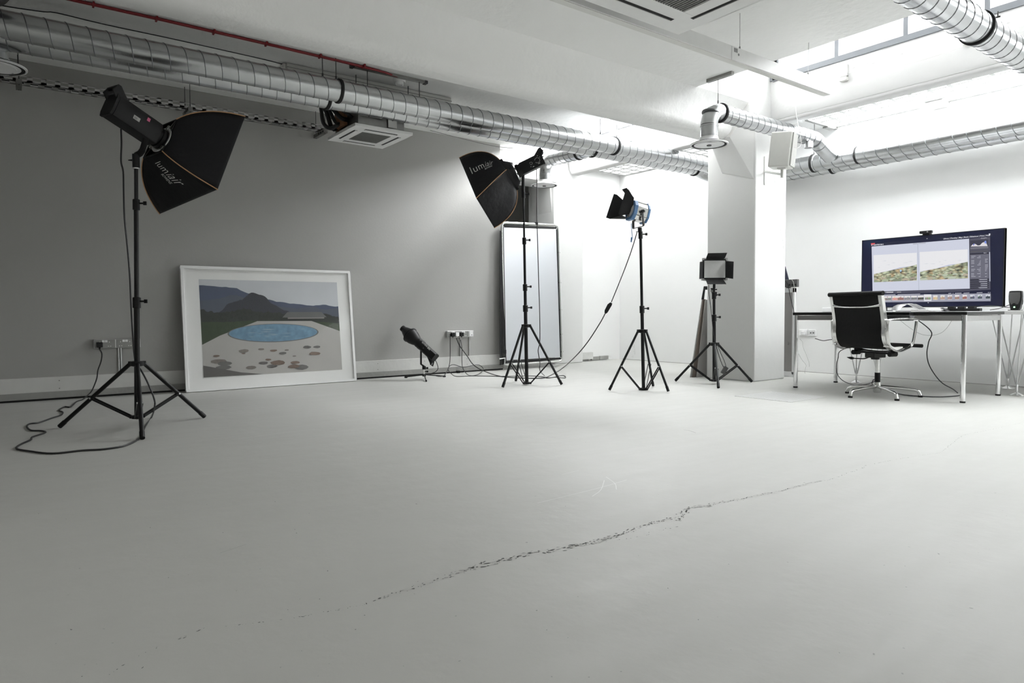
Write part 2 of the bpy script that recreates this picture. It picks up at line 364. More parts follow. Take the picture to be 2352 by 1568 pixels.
for v0, v1, nm, lb in ((-6.0, 4.16, 'window_1', 'long strip of clerestory window with grey frame in the near bay'), (CV1 + .02, 7.39, 'window_2', 'short strip of clerestory window with grey frame beyond the column')):
    w = MB().box((6.60, v0, 3.19), (6.72, v1, 3.245)).box((6.60, v0, 4.04), (6.72, v1, ZT)).box((6.60, v1 - .02, 3.19), (6.72, v1 + .05, ZT))
    w = struct(w.build('' + nm, 'framegrey', smooth=0, bevel=.003), lb)
    v = v1 - .64
    while v > v0 + .1:
        MB().box((6.61, v - .02, 3.24), (6.70, v + .02, 4.06)).build('mullion', 'framegrey', w, smooth=0); v -= .64
    v = v1
    while v > v0 + .05:
        MB().box((6.655, max(v - .62, v0), 3.245), (6.661, v - .02, 4.04)).build('pane', 'glass', w, smooth=0); v -= .64
MB().box((6.60, 4.16, 3.2), (6.7, 4.24, ZT)).build('trim_3', 'framegrey', smooth=0)['kind'] = 'structure'
# pavement lights: glass blocks cast in ribs
def pavement(v0, v1, name, label, gm='glassblock'):
    z = 2.91; m = MB(); P = .177; w = .135; u0 = XB - .012
    nu = 6; nv = int((v1 - v0) / P)
    ub = u0 - nu * P
    m.box((6.81, v0, z + .05), (ub + .02, v1, z + .25))
    for i in range(nu + 1): m.box((u0 - i * P - (P - w) / 2, v0, z), (u0 - i * P + (0 if i == 0 else (P - w) / 2), v1, z + .06))
    for j in range(nv + 1): m.box((ub, v1 - j * P - (P - w) / 2, z + .001), (u0, v1 - j * P + (0 if j == 0 else (P - w) / 2), z + .06))
    o = struct(m.build(name, 'blockbar', smooth=0), label)
    g = MB()
    for i in range(nu):
        for j in range(nv):
            a, bq = u0 - (i + 1) * P + (P - w) / 2, v1 - (j + 1) * P + (P - w) / 2
            g.box((a, bq, z + .018), (a + w, bq + w, z + .05))
    tag(g.build('glass_blocks', gm, o, smooth=0), 'rows of bright daylit glass blocks')
    return o
pavement(-6, 4.2, 'ceiling_pavement_lights', 'grid of glass pavement lights over the near bay')
pavement(CV1 + .03, 7.6, 'ceiling_pavement_lights_recess', 'grid of glass pavement lights over the far bay', 'glassblock2')
b = MB().box((6.81, 4.2, 2.93), (XB, CV1 + .03, 3.2)).box((6.81, 7.6, 2.93), (XB, 7.8, 3.2)); struct(b.build('ceiling_vault_strip', 'plaster', smooth=0))
b = MB().box((7.25, 4.175, 2.885), (7.89, 4.215, 2.912)).box((7.66, 4.16, 2.87), (7.8, 4.23, 2.886)); struct(b.build('trim_4', 'steel', smooth=0))
b = MB().box((7.72, 3.0, 2.86), (7.895, 3.16, 2.908)); struct(b.build('trim_5', 'greyboard', smooth=0))
# baseboard: two boards and a dark gap over the floor
b = MB().mi(0).box((-5, VL - .028, .06), (5.25, VL, .205)).mi(1).box((-5, VL - .045, .018), (5.25, VL, .075)).mi(2).box((-5, VL - .03, 0), (5.25, VL, .018))
for u in [x * .62 + .35 for x in range(8)]:
    for z in (.17, .10): b.mi(1).cyl((u, VL - .029, z), (u, VL - .027, z), .006, seg=8)
struct(b.build('baseboard_left', ['board', 'kick', 'slot'], smooth=30, bevel=.002), 'worn white baseboard under the grey wall')
b = MB()
for (u0, u1, z0, z1, k) in ((6.96, 7.26, .03, .135, 0), (6.7, 7.19, 0, .04, 1), (7.26, 7.42, .012, .062, 1), (7.44, 7.62, .014, .066, 1)):
    b.mi(k).box((u0, 7.66 if k == 0 else 7.69, z0), (u1, 7.72, z1))
struct(b.build('baseboard_recess', ['board', 'kick'], smooth=0, bevel=.002), 'broken pieces of baseboard in the recess')
b = MB().box((XB - .008, -6, 0), (XB, CV1 + 2.8, .006)); struct(b.build('trim_6', 'kick', smooth=0))
b = MB()
for (z, l, x) in ((.21, .06, 7.40), (.13, .09, 7.39), (.05, .05, 7.42)): b.box((XB - .004, x - .003, z - l / 2), (XB, x, z + l / 2)).box((XB - .004, x, z), (XB, x + .04, z + .003))
struct(b.build('trim_7', 'wirewhite', smooth=0))

# ================================================================== DUCTS AND CEILING SERVICES
def helix(c0, c1, r, pitch=.122, rr=.0032, n=20, phase=0):
    c0, c1 = V(c0), V(c1); L = (c1 - c0).length; d = (c1 - c0).normalized(); u = d.orthogonal().normalized(); w = d.cross(u)
    k = int(L / pitch * n); return [c0 + d * (L * i / k) + (u * math.cos(phase + 2 * PI * i / n) + w * math.sin(phase + 2 * PI * i / n)) * r for i in range(k + 1)]
def clamp(parent, c, d, r):
    c, d = V(c), V(d).normalized(); m = MB()
    m.mi(0).tube([c - d * .012, c - d * .010, c + d * .010, c + d * .012], [r + .001, r + .012, r + .012, r + .001], 32)
    m.mi(1).tube([c + d * .016, c + d * .017, c + d * .030, c + d * .031], [r + .001, r + .006, r + .006, r + .001], 32)
    o = m.build('clamp_ring', ['slot', 'galv'], parent, smooth=30); return o
def rod(parent, p, ztop, r=.004, name='hanger_rod'):
    MB().cyl(p, (p[0], p[1], ztop), r, seg=8).cyl((p[0], p[1], p[2]), (p[0], p[1], p[2] + .03), r * 2, seg=8).build(name, 'darksteel', parent)
def duct(name, loc, runs, label, r, seams=True, group=None, ends=True):
    t = thing(name, loc, label, 'air duct', group)
    for a, b_ in runs:
        MB().cyl(a, b_, r, seg=40).build('duct_pipe', 'galv', t)
        if seams: tag(MB().tube(helix(a, b_, r + .0005), .0034, 5, caps=True).build('spiral_seam', 'seam', t))
    return t
def arc_pts(c, a0, a1, r, ex, ey, n=10):
    ex, ey = V(ex), V(ey); return [V(c) + ex * (r * math.cos(a0 + (a1 - a0) * i / n)) + ey * (r * math.sin(a0 + (a1 - a0) * i / n)) for i in range(n + 1)]
R1 = .093
VA1, VA2, ZA = 5.68, 5.90, 2.683
d1 = duct('air_duct', (3.6, VA1, ZA), [((-1.6, VA1, ZA), (7.28, VA1, ZA))], 'upper and nearer of the two spiral ducts along the grey wall', R1, group='spiral ducts along the left wall')
d2 = duct('air_duct', (3.6, VA2, ZA - .006), [((-1.6, VA2, ZA - .006), (7.5, VA2, ZA - .006))], 'lower and farther of the two spiral ducts along the grey wall', R1, group='spiral ducts along the left wall')
for u in (2.36, 5.72): clamp(d1, (u, VA1, ZA), (1, 0, 0), R1)
for u in (2.34, 5.58, 7.45): clamp(d2, (u, VA2, ZA - .006), (1, 0, 0), R1)
for u in (2.22, 2.34): rod(d1, (u, VA1, ZA + R1), ZC)
for u in (5.5, 5.76): rod(d1, (u, VA1, ZA + R1), 3.6 if u > 5.5 else ZC)
for u in (2.66, 3.19): rod(d1, (u, VA1 + .06, ZA + .07), ZC - .02)
# elbows turning to run along the back wall, lower
ZB = 2.462
MB().tube(bez([(7.28, VA1, ZA), (7.42, VA1 - .03, ZA - .02), (7.52, VA1 - .15, ZA - .1), (7.55, VA1 - .32, ZB + .02), (7.55, VA1 - .45, ZB)], 6), R1, 32).build('elbow', 'galv', d1)
MB().tube(bez([(7.5, VA2, ZA - .006), (7.62, VA2 - .03, ZA - .05), (7.74, VA2 - .16, ZA - .12), (7.765, VA2 - .36, ZB), (7.765, VA2 - .5, ZB - .01)], 6), R1, 32).build('elbow', 'galv', d2)
d3 = duct('air_duct', (7.55, 2.0, ZB), [((7.55, VA1 - .45, ZB), (7.55, -4, ZB))], 'upper and nearer of the two spiral ducts along the back wall', R1, group='spiral ducts along the back wall')
d4 = duct('air_duct', (7.765, 2.0, ZB - .01), [((7.765, VA2 - .5, ZB - .01), (7.765, -4, ZB - .01))], 'lower and farther of the two spiral ducts along the back wall', R1, group='spiral ducts along the back wall')
clamp(d3, (7.55, 4.27, ZB), (0, -1, 0), R1); clamp(d4, (7.765, 4.16, ZB - .01), (0, -1, 0), R1)
clamp(d3, (7.55, 3.76, ZB), (0, -1, 0), R1 - .008); 
rod(d3, (7.55, 4.27, ZB + R1), 2.91, .003)
def diffuser(parent_t, c, r, ztop, rp, name='diffuser'):
    c = V(c); m = MB()
    m.lathe([(0, r - .012), (.004, r), (.012, r), (.018, r - .02), (.03, r * .72), (.045, rp + .012), (.075, rp)], c, (0, 0, 1), 40, caps=False)
    o = m.build('diffuser', 'whiteplastic' , parent_t, smooth=50); tag(o, 'round white air diffuser with concentric rings')
    k = MB().lathe([(.006, r - .014), (.028, r - .035), (.030, .03)], c, (0, 0, 1), 40); k.build('diffuser_throat', 'slot', o)
    k = MB()
    for q, (ra, rb) in enumerate(((.80, .66), (.56, .44), (.34, .12))):
        k.lathe([(.004 + q * .002, r * ra), (.000 + q * .002, r * rb), (.004 + q * .002, r * rb), (.016, r * ra * 1.02)], c, (0, 0, 1), 40, caps=False)
    k.build('diffuser_ring', 'whiteplastic', o, smooth=50)
    k = MB().cyl(c + V((0, 0, -.006)), c + V((0, 0, .02)), .022, seg=16); k.build('diffuser_screw', 'darksteel', o)
    return o
# branch with diffuser near the column
RB = .079; VC = 4.02; ZCD = 2.625
t = thing('air_duct', (5.45, VC, 2.3), 'short spiral duct with white round outlet in front of the column', 'air duct')
MB().cyl((5.43, VC, ZCD), (6.86, VC, ZCD), RB, seg=36).build('duct_pipe', 'galv', t)
MB().tube(helix((5.50, VC, ZCD), (6.86, VC, ZCD), RB + .0005, .105), .003, 5).build('spiral_seam', 'seam', t)
MB().tube(arc_pts((5.43, VC, ZCD - .14), PI / 2, PI, .14, (1, 0, 0), (0, 0, 1), 10), RB, 32).build('elbow', 'galv', t)
MB().cyl((5.29, VC, ZCD - .14), (5.29, VC, 2.365), RB + .001, seg=32).cyl((5.29, VC, 2.47), (5.29, VC, 2.48), RB + .004, seg=32).cyl((5.29, VC, 2.385), (5.29, VC, 2.392), RB + .004, seg=32).build('drop_collar', 'galv', t)
clamp(t, (5.46, VC, ZCD), (1, 0, 0), RB)
MB().tube(bez([(6.86, VC, ZCD), (7.02, VC, ZCD), (7.14, VC, ZCD - .01), (7.25, VC - .0, ZCD - .06), (7.35, VC, ZB + .06), (7.45, VC, ZB + .02)], 5), RB, 32).build('elbow', 'galv', t)
[MB().lathe([(0, RB + .003), (.008, RB + .003)], q_, d_, 32).build('collar_rib', 'seam', t) for q_, d_ in (((7.22, VC, ZCD - .045), (1, 0, -.5)), ((7.0, VC, ZCD), (1, 0, 0)), ((6.9, VC, ZCD), (1, 0, 0)), ((7.12, VC, ZCD - .012), (1, 0, -.2)), ((5.31, VC, ZCD - .03), (.3, 0, 1)))]
diffuser(t, (5.29, VC, 2.30), .172, 2.38, RB)
rod(t, (5.42, VC, ZCD + RB), ZC - .02, .003)
MB().box((5.40, VC - .16, ZC - .03), (5.44, VC + .12, ZC)).build('ceiling_channel', 'steel', t, smooth=0)
MB().cyl((6.93, VC - .04, ZCD - RB - .05), (6.93, VC - .04, ZCD - RB + .01), .045, seg=20).build('access_cap', 'galv', t)
# branch with diffuser in the far bay
t = thing('air_duct', (5.55, 6.9, 2.35), 'short branch duct with white round outlet above the reflector panel', 'air duct')
MB().cyl((5.57, VA2 - .05, ZA - .02), (5.57, 6.62, ZA), RB, seg=32).build('duct_pipe', 'galv', t)
MB().tube(helix((5.57, VA2 + .1, ZA - .02), (5.57, 6.62, ZA), RB + .0005, .09), .003, 5).build('spiral_seam', 'seam', t)
MB().tube(arc_pts((5.57, 6.62, ZA - .16), PI / 2, 0, .16, (0, 1, 0), (0, 0, 1), 10), RB, 32).build('elbow', 'galv', t)
MB().cyl((5.57, 6.78, ZA - .16), (5.57, 6.78, 2.44), RB + .001, seg=32).cyl((5.57, 6.78, 2.5), (5.57, 6.78, 2.508), RB + .004, seg=32).build('drop_collar', 'galv', t)
diffuser(t, (5.57, 6.78, 2.375), .172, 2.45, RB)
clamp(t, (5.57, 6.12, ZA - .01), (0, 1, 0), RB)
MB().tube(bez([(5.95, VA1, ZA + .04), (5.93, VA1 + .07, ZA + .14), (5.92, VA1 + .2, ZA + .17), (5.9, VA1 + .33, ZA + .1), (5.85, VA1 + .42, ZA)], 5), RB, 28).build('bridge_bend', 'galv', t)
# branch with diffuser at the left margin
t = thing('air_duct', (-.02, 5.95, 2.45), 'dark branch duct with round outlet at the left edge above the cable tray', 'air duct')
MB().cyl((-.02, 5.96, 2.52), (-.02, 5.96, 2.70), RB, seg=28).build('drop_collar', 'galv', t)
diffuser(t, (-.02, 5.98, 2.478), .185, 2.52, RB)
MB().tube(bez([(-.6, 5.4, 2.86), (-.2, 5.42, 2.86), (-.05, 5.45, 2.84), (.05, 5.5, 2.80)], 5), .075, 24).build('duct_bend', 'darksteel', t)
# large duct crossing the top right corner
t = duct('air_duct', (5, 1.82, 2.62), [((1.8, 1.825, 2.62), (7.45, 1.825, 2.62))], 'spiral duct crossing the top right corner of the room', .099)
clamp(t, (5.21, 1.825, 2.62), (1, 0, 0), .099)
MB().cyl((5.24, 1.70, 2.66), (5.24, 1.725, 2.66), .006, seg=8).cyl((5.225, 1.71, 2.66), (5.225, 1.71, 2.69), .004, seg=8).build('clamp_bolt', 'darksteel', t)

# cable tray of perforated steel
t = thing('cable_tray', (.5, 7.15, 2.72), 'perforated steel cable tray hung above the grey wall', 'cable tray')
m = MB(); v0, v1, z0, z1 = 7.08, 7.20, 2.715, 2.765
m.box((-1.5, v0, z0), (2.80, v0 + .022, z0 + .003)).box((-1.5, v1 - .022, z0), (2.80, v1, z0 + .003)).box((-1.5, v0, z1 - .008), (2.8, v0 + .003, z1)).box((-1.5, v1 - .003, z0), (2.8, v1, z1)).box((-1.5, v0, z0), (2.8, v0 + .003, z0 + .02))
u = -1.5
while u < 2.78:
    m.box((u, v0, z0), (u + .045, v1, z0 + .003)).box((u + .02, v0, z0), (u + .06, v0 + .003, z1)); u += .098
m.build('tray_channel', 'alub', t, smooth=0)
m = MB(); m.tube([(-1.5, 7.12, 2.722), (1.6, 7.125, 2.722), (2.6, 7.13, 2.725)], .006, 6).tube([(-1.5, 7.15, 2.722), (1.2, 7.145, 2.722), (2.7, 7.15, 2.73)], .005, 6); m.build('tray_cables', 'cable', t)
for u, w in ((.13, .1), (1.44, .16), (2.76, .20)):
    m = MB().box((u - .02, 7.0, z0 - .045), (u + .02, 7.0 + w + .1, z0 - .004))
    m.mi(1)
    for k in range(3): m.box((u - .0205, 7.02 + k * .06, z0 - .035), (u + .0205, 7.045 + k * .06, z0 - .018))
    m.build('support_channel', ['steel', 'slot'], t, smooth=0)
    for dv in (.015, w + .08): MB().cyl((u, 7.0 + dv, z0 - .05), (u, 7.0 + dv, ZC), .0035, seg=8).build('hanger_rod', 'darksteel', t)

# small ceiling cassette air conditioner
def cassette(name, loc, u0, u1, v0, v1, z, label, body_h, body=True):
    t = thing(name, loc, label, 'air conditioner'); cu, cv = (u0 + u1) / 2, (v0 + v1) / 2; hu, hv = (u1 - u0) / 2, (v1 - v0) / 2
    P = lambda a, b, dz=0: (cu + a * hu, cv + b * hv, z + dz)
    m = MB()                                  # face frame as a ring of four boards round the grille
    g = .50
    for (a0, b0, a1, b1) in ((-1, -1, 1, -g), (-1, g, 1, 1), (-1, -g, -g, g), (g, -g, 1, g)): m.box(P(a0, b0), P(a1, b1, .028))
    m.build('face_panel', 'white', t, smooth=0, bevel=.004)
    m = MB().box(P(-g, -g, .006), P(g, g, .02))
    k = -g + .02
    while k < g: m.box(P(k, -g, .0), P(k + .018, g, .008)); k += .045
    tag(m.build('intake_grille', 'grille', t, smooth=0), 'grey slatted intake grille')
    s = .70
    for i, (a, b, w, h) in enumerate(((0, -.76, s, .07), (0, .76, s, .07), (-.76, 0, .07, s), (.76, 0, .07, s))):
        m = MB().mi(0).box(P(a - w * .8, b - h * .8, -.0015), P(a + w * .8, b + h * .8, .004)); 
        if w > h: m.mi(1).box(P(a - w * .78, b - h * .1, -.006), P(a + w * .78, b + h * .7, -.001))
        else: m.mi(1).box(P(a - w * .1, b - h * .78, -.006), P(a + w * .7, b + h * .78, -.001))
        m.build('louvre', ['slot', 'white'], t, smooth=0)
    if body:
        m = MB().box(P(-.80, -.80, .03), P(.80, .84, body_h)); m.build('housing', 'steel' if body_h > .2 else 'white', t, smooth=0, bevel=.003)
        for a, b in ((-.9, -.9), (.9, -.9), (-.9, .9), (.9, .9)): MB().cyl(P(a, b, body_h - .06), (P(a, b)[0], P(a, b)[1], ZC), .004, seg=8).build('hanger_rod', 'darksteel', t)
    return t, P
t, P = cassette('air_conditioner', (2.92, 6.24, 2.47), 2.62, 3.22, 5.93, 6.60, 2.485, 'small white ceiling air conditioner hung behind the left spiral ducts', .27)
m = MB().box(P(.2, -.86, .05), P(.5, -.845, .24)); m.build('control_box', 'board', t, smooth=0)
m = MB()
for i in range(4): m.tube(bez([P(-.84, -.5 + i * .3, .12), P(-1.1, -.5 + i * .3, .16 - .03 * i), P(-1.35, -.3 + .2 * i, .22), P(-1.5, .2 + .1 * i, .30), P(-1.6, .8, .36)], 6), .022 if i % 2 else .016, 8)
m.build('insulated_pipes', 'black', t)
MB().box(P(-1.0, -.2, .07), P(-.86, .45, .24)).cyl(P(-1.0, .6, .1), P(-.8, .6, .1), .03, seg=12).build('pipe_box', 'bronze', t, smooth=0, bevel=.004)
m = MB().tube(bez([P(-1.0, .1, .1), P(-1.2, .3, .06), P(-1.35, .5, .12), P(-1.3, .8, .3)], 6), .02, 8); m.build('drain_hose', 'cable', t)
# large cassette near the camera, hung from the slab
t, P = cassette('air_conditioner', (3.0, 2.43, 2.50), 2.53, 3.455, 1.94, 2.865, 2.50, 'large white ceiling air conditioner at the top edge near the camera', .30)

# suspended linear light fitting
t = thing('linear_light', (4.2, 3.08, 2.60), 'long white suspended linear light fitting reaching towards the clerestory', 'light fitting')
v = 3.06; z = 2.585
MB().box((.8, v, z), (4.28, v + .062, z + .10)).build('housing', 'white', t, smooth=0, bevel=.004)
m = MB().mi(0).box((4.285, v, z), (5.66, v + .062, z + .10)); m.build('housing', 'white', t, smooth=0, bevel=.004)
m = MB().box((.8, v + .006, z - .004), (5.62, v + .056, z)); m.build('diffuser_strip', 'offwhite', t, smooth=0)
MB().box((4.31, v - .002, z + .06), (4.35, v, z + .088)).build('rating_label', 'greyink', t, smooth=0); MB().cyl((4.365, v - .002, z + .05), (4.365, v, z + .05), .009, seg=12).build('test_mark', 'greyink', t, smooth=0)
for u in (2.2, 4.42, 5.36): MB().cyl((u, v + .03, z + .10), (u, v + .03, ZC), .0018, seg=6).cyl((u, v + .03, z + .10), (u, v + .03, z + .13), .006, seg=8).build('suspension_wire', 'steel', t)

# ceiling trunking box, channel, red pipe and smoke detector of the left bay
t = MB().box((2.03, 6.02, 2.885), (3.72, 6.15, ZC)).box((2.0, 6.03, 2.90), (2.03, 6.14, ZC - .005)); t = tag(t.build('trunking_box', 'offwhite', bevel=.012, smooth=0), 'long white trunking box on the ceiling above the left spiral ducts', 'trunking')
MB().box((2.03, 6.016, 2.92), (3.72, 6.02, 2.925)).build('joint_line', 'kick', t, smooth=0)
t = thing('ceiling_channel', (2.88, 5.74, ZC), 'slotted steel channel on the ceiling beside the smoke detector', 'ceiling channel')
MB().box((2.53, 5.72, ZC - .022), (3.24, 5.762, ZC)).build('channel', 'steel', t, smooth=0)
[MB().box((u, 5.715, ZC - .028), (u + .03, 5.767, ZC)).build('end_bracket', 'darksteel', t, smooth=0) for u in (2.5, 3.24)]
pr = [(-1.5, 5.68), (.43, 5.675), (1.0, 5.665), (1.7, 5.67), (2.45, 5.685), (2.75, 5.70), (2.96, 5.74)]
t = thing('fire_alarm_pipe', (1, 5.72, ZC), 'dark red pipe clipped to the ceiling along the beam', 'pipe')
MB().tube([(u, v, ZC - .015) for u, v in pr], .0095, 10).build('pipe', 'red', t)
MB().tube([(u, v + .024, ZC - .013) for u, v in pr], .006, 8).build('red_cable', 'red', t)
for u in (.55, .95, 1.35, 1.75, 2.2, 2.6): MB().box((u - .006, 5.65, ZC - .027), (u + .006, 5.71, ZC - .002)).build('clip', 'red', t, smooth=0)
t = thing('smoke_detector', (3.02, 5.83, 2.91), 'round white smoke detector at the end of the red pipe', 'smoke detector')
MB().lathe([(0, .055), (.006, .058), (.03, .058), (.034, .05)], (3.02, 5.82, 2.925), (0, 0, 1), 28).build('base', 'white', t)
m = MB().lathe([(0, .03), (.006, .036), (.03, .04)], (3.02, 5.82, 2.897), (0, 0, 1), 24)
for k in range(6): a = k * PI / 3; m.obox((3.02 + .036 * math.cos(a), 5.82 + .036 * math.sin(a), 2.908), V((math.cos(a), math.sin(a), 0)), V((-math.sin(a), math.cos(a), 0)), V((0, 0, 1)), .005, .006, .012)
m.build('sensor_cage', 'white', t)
def cable(name, pts, r, m, label, cat='cable', n=6, seg=7, group=None):
    return tag(MB().tube(bez(pts, n), r, seg).build(name, m), label, cat, group)
c1 = [on(x, y, 'z', ZC - .008) for x, y in ((0, 12), (42, 19), (100, 27), (132, 30), (240, 56), (381, 86), (480, 108), (604, 136), (655, 149))]
cable('ceiling_cable', c1, .004, 'cable', 'thin black cable clipped to the ceiling left of the white trunking box', n=3)
cable('sagging_wire', [on(988, 299, 'v', 6.8), on(1060, 318, 'v', 6.6), on(1145, 337, 'v', 6.3), on(1200, 339, 'v', 6.1), on(1250, 335, 'v', 6.0), on(1285, 331, 'v', 5.8)], .0028, 'wiregrey', 'thin grey wire sagging below the ducts beside the grey wall end')
cable('draped_wire', [on(x, y, 'u', 6.58) for x, y in ((1948, 167), (2010, 162), (2080, 148), (2150, 128), (2210, 108), (2300, 78), (2352, 56))], .0022, 'wirewhite', 'thin white wire draped along the upstand under the long window', n=4)
cable('hanging_wire', [at(1898, 182, 6.9), at(1903, 200, 6.9), at(1890, 218, 6.95), at(1862, 246, 7.1), at(1826, 264, 7.2)], .0022, 'wirewhite', 'white wire hanging in a loop from the end of the linear light')
cable('hanging_wire', [at(1909, 215, 6.9), at(1908, 232, 6.9), at(1897, 246, 6.95), at(1872, 251, 7.0)], .002, 'wirewhite', 'white wire curling under the end of the linear light')
cable('hanging_wire', [at(1830, 200, 6.7), at(1827, 225, 6.7), at(1829, 262, 6.6), at(1836, 300, 6.5), at(1840, 330, 6.45), at(1830, 340, 6.4), at(1815, 337, 6.35)], .002, 'wirewhite', 'thin white wire hanging in front of the white wall speaker')
# bits on the upstand
t = tag(MB().box((6.57, 3.40, 2.985), (6.62, 3.47, 3.02)).build('sensor_block', 'offwhite', smooth=0, bevel=.004), 'small white block on the upstand near the column', 'sensor')
t = tag(MB().box((6.58, 2.33, 3.0), (6.62, 2.41, 3.03)).build('sensor_block', 'offwhite', smooth=0, bevel=.004), 'small white block on the upstand next to the large corner duct', 'sensor')
t = tag(MB().box((6.59, 3.40, 3.03), (6.625, 3.47, 3.14)).build('wire_box', 'plaster', smooth=0, bevel=.004), 'white box on the upstand that the draped wire leaves', 'junction box')

# wall speaker on its bracket
t = thing('wall_speaker', (6.55, 4.0, 2.2), 'light grey loudspeaker on a bracket on the column', 'loudspeaker')
pts = [(1764, 306, 6.60), (1832, 309, 6.74), (1828, 387, 6.74), (1756, 382, 6.60)]
a = at(1803, 308, 6.36); ex = V((.93, -.37, 0)).normalized(); ey = V((ex.y, -ex.x, 0)); 
c = at(1795, 346, 6.5)
fx = V((-.38, -.92, 0)).normalized(); sx_ = V((.92, -.38, 0)).normalized()   # front direction, width direction
# body: front faces right-down; seen from its left side
fr = V((.30, -.95, -.10)).normalized(); sd = V((.95, .30, 0)).normalized(); up = sd.cross(fr).normalized()
if up.z < 0: up = -up
cc = at(1797, 346, 6.48)
wd, hh, dp = .062, .165, .098
m = MB().obox(cc, sd, fr, up, wd + .028, hh and dp, hh); t_ = m.build('cabinet', 'offwhite', t, smooth=0, bevel=.014, seg=3)
m = MB().obox(cc + fr * (dp + .006), sd, fr, up, wd + .018, .007, hh - .010); m.build('front_grille', 'spkgrey', t, smooth=0, bevel=.006)
m = MB().obox(cc + fr * (dp + .0145) - up * (hh - .03), sd, fr, up, .018, .001, .003); m.build('badge', 'white', t, smooth=0)
w0 = on(1756, 388, 'v', CV0)
MB().box((w0.x - .012, CV0 - .012, w0.z - .17), (w0.x + .012, CV0, w0.z + .13)).build('wall_plate', 'offwhite', t, smooth=0, bevel=.003)
arm0 = V((w0.x, CV0 - .012, w0.z - .03)); arm1 = V((cc.x, cc.y, cc.z - .225))
MB().tube([arm0, arm1], .013, 8).build('bracket_arm', 'offwhite', t)
MB().cyl(arm1 - V((0, 0, .03)), arm1 + V((0, 0, .075)), .014, seg=12).obox(arm1 + V((0, 0, .055)), sd, fr, V((0, 0, 1)), .03, .04, .006).build('swivel', 'offwhite', t, smooth=30)
cable('speaker_wire', [on(x, y, 'v', CV0 - .012) for x, y in ((1778, 402), (1782, 440), (1789, 490), (1793, 530), (1799, 560), (1801, 600), (1802, 640))], .002, 'wirewhite', 'thin white wire running down the column from the wall speaker')
cable('column_wire', [at(x, y, 7.45) for x, y in ((1804, 405), (1803, 460), (1805, 510), (1802, 560), (1803, 600))], .002, 'wirewhite', 'thin white wire hanging along the right edge of the column')

# ================================================================== LIGHT STANDS
def wing(parent, p, dirv, r=.012, name='locking_knob'):
    d = V(dirv).normalized(); m = MB().cyl(p, V(p) + d * .030, .006, seg=8).obox(V(p) + d * .038, d, V((0, 0, 1)), d.cross(V((0, 0, 1))), .010, r, .004)
    return m.build(name, 'black', parent, smooth=30)
def light_stand(loc, base, top, feet, hz, sz, joints, frac, rl, rp, label, group=None, radii=None):
    """joints: heights of the collars; the pole thins above each one"""
    t = thing('light_stand', (base.x, base.y, 0), label, 'light stand', group)
    A = lambda z: V((base.x, base.y, 0)).lerp(V((top.x, top.y, top.z)), z / top.z)
    up = (A(1) - A(0)).normalized()
    m = MB().lathe([(-.018, rp + .006), (-.014, rp + .022), (.014, rp + .022), (.018, rp + .006)], A(hz), up, 12)
    for f in feet:
        d = (V(f) - A(0)); d.z = 0; d.normalize(); m.obox(A(hz) + d * (rp + .022), d, up, d.cross(up), .014, .016, .012)
    m.build('leg_hub', 'black', t, smooth=30)
    m = MB().lathe([(-.012, rp + .004), (-.010, rp + .018), (.010, rp + .018), (.012, rp + .004)], A(sz), up, 12)
    for f in feet:
        d = (V(f) - A(0)); d.z = 0; d.normalize(); m.obox(A(sz) + d * (rp + .018), d, up, d.cross(up), .012, .010, .010)
    m.build('spreader_hub', 'black', t, smooth=30)
    for f in feet:
        f = V(f); f.z = .014; d = (f - A(0)); d.z = 0; d.normalize(); h = A(hz) + d * (rp + .028)
        lg = MB().tube([h, f], rl, 10).build('leg', 'blackmetal', t)
        e = (h - f).normalized(); MB().cyl(f + e * .045, f - e * .004, rl + .0022, seg=10).build('rubber_foot', 'black', lg)
        k = h.lerp(f, frac); q = A(sz) + d * (rp + .022); s_ = d.cross(V((0, 0, 1)))
        m = MB()
        for sg in (-1, 1): m.obox(k.lerp(q, .5) + s_ * (sg * (rl + .003)), (q - k).normalized(), s_, (q - k).normalized().cross(s_), (q - k).length / 2, .0018, .006)
        m.build('brace', 'blackmetal', t, smooth=0)
        MB().cyl(k - s_ * (rl + .006), k + s_ * (rl + .006), .006, seg=10).build('rivet', 'alub', t)
    zs = [sz + .0] + joints + [top.z]
    for i in range(len(zs) - 1):
        rr = rp - i * .0028
        MB().cyl(A(zs[i] - .01), A(zs[i + 1]), rr, seg=14).build('pole_section', 'blackmetal', t)
    sd = RM[0].normalized()
    for i, z in enumerate(joints):
        rr = rp - i * .0028
        MB().lathe([(-.05, rr + .001), (-.048, rr + .007), (.018, rr + .007), (.022, rr + .001)], A(z), up, 14).build('collar', 'black', t)
        wing(t, A(z) + sd * (rr + .004) - up * .005, sd)
    return t, A
G1 = 'black tripod light stands'
f1 = [fl(138, 983), fl(327, 1010), fl(469, 960)]
b1 = V((.668, 5.084, 0)); dp1 = depth_of((.668, 5.084, 1)); top1 = at(312.5, 372, dp1 - .03)
bb = at(315.5, 982, depth_of(b1)); b1 = V((bb.x, bb.y, 0))
st1, A1 = light_stand(None, b1, top1, f1, .429, .075, [.847, 1.489], .55, .0135, .0175, 'black tripod light stand nearest the camera, standing left of the framed picture')
f2 = [fl(1155, 891), fl(1185, 876), fl(1290, 885)]
b2 = V((4.317, 5.554, 0)); top2 = at(1201.5, 404, depth_of((4.317, 5.554, 2)))
st2, A2 = light_stand(None, b2, top2, f2, .616, .02, [.81, 1.027, 1.507, 1.98], .62, .0125, .019, 'tall black tripod light stand in front of the white reflector panel')
f3 = [fl(1400, 898), fl(1500, 888), fl(1535, 901)]
b3 = V((4.898, 4.467, 0)); top3 = at(1471, 530, depth_of((4.898, 4.467, 1.5)))
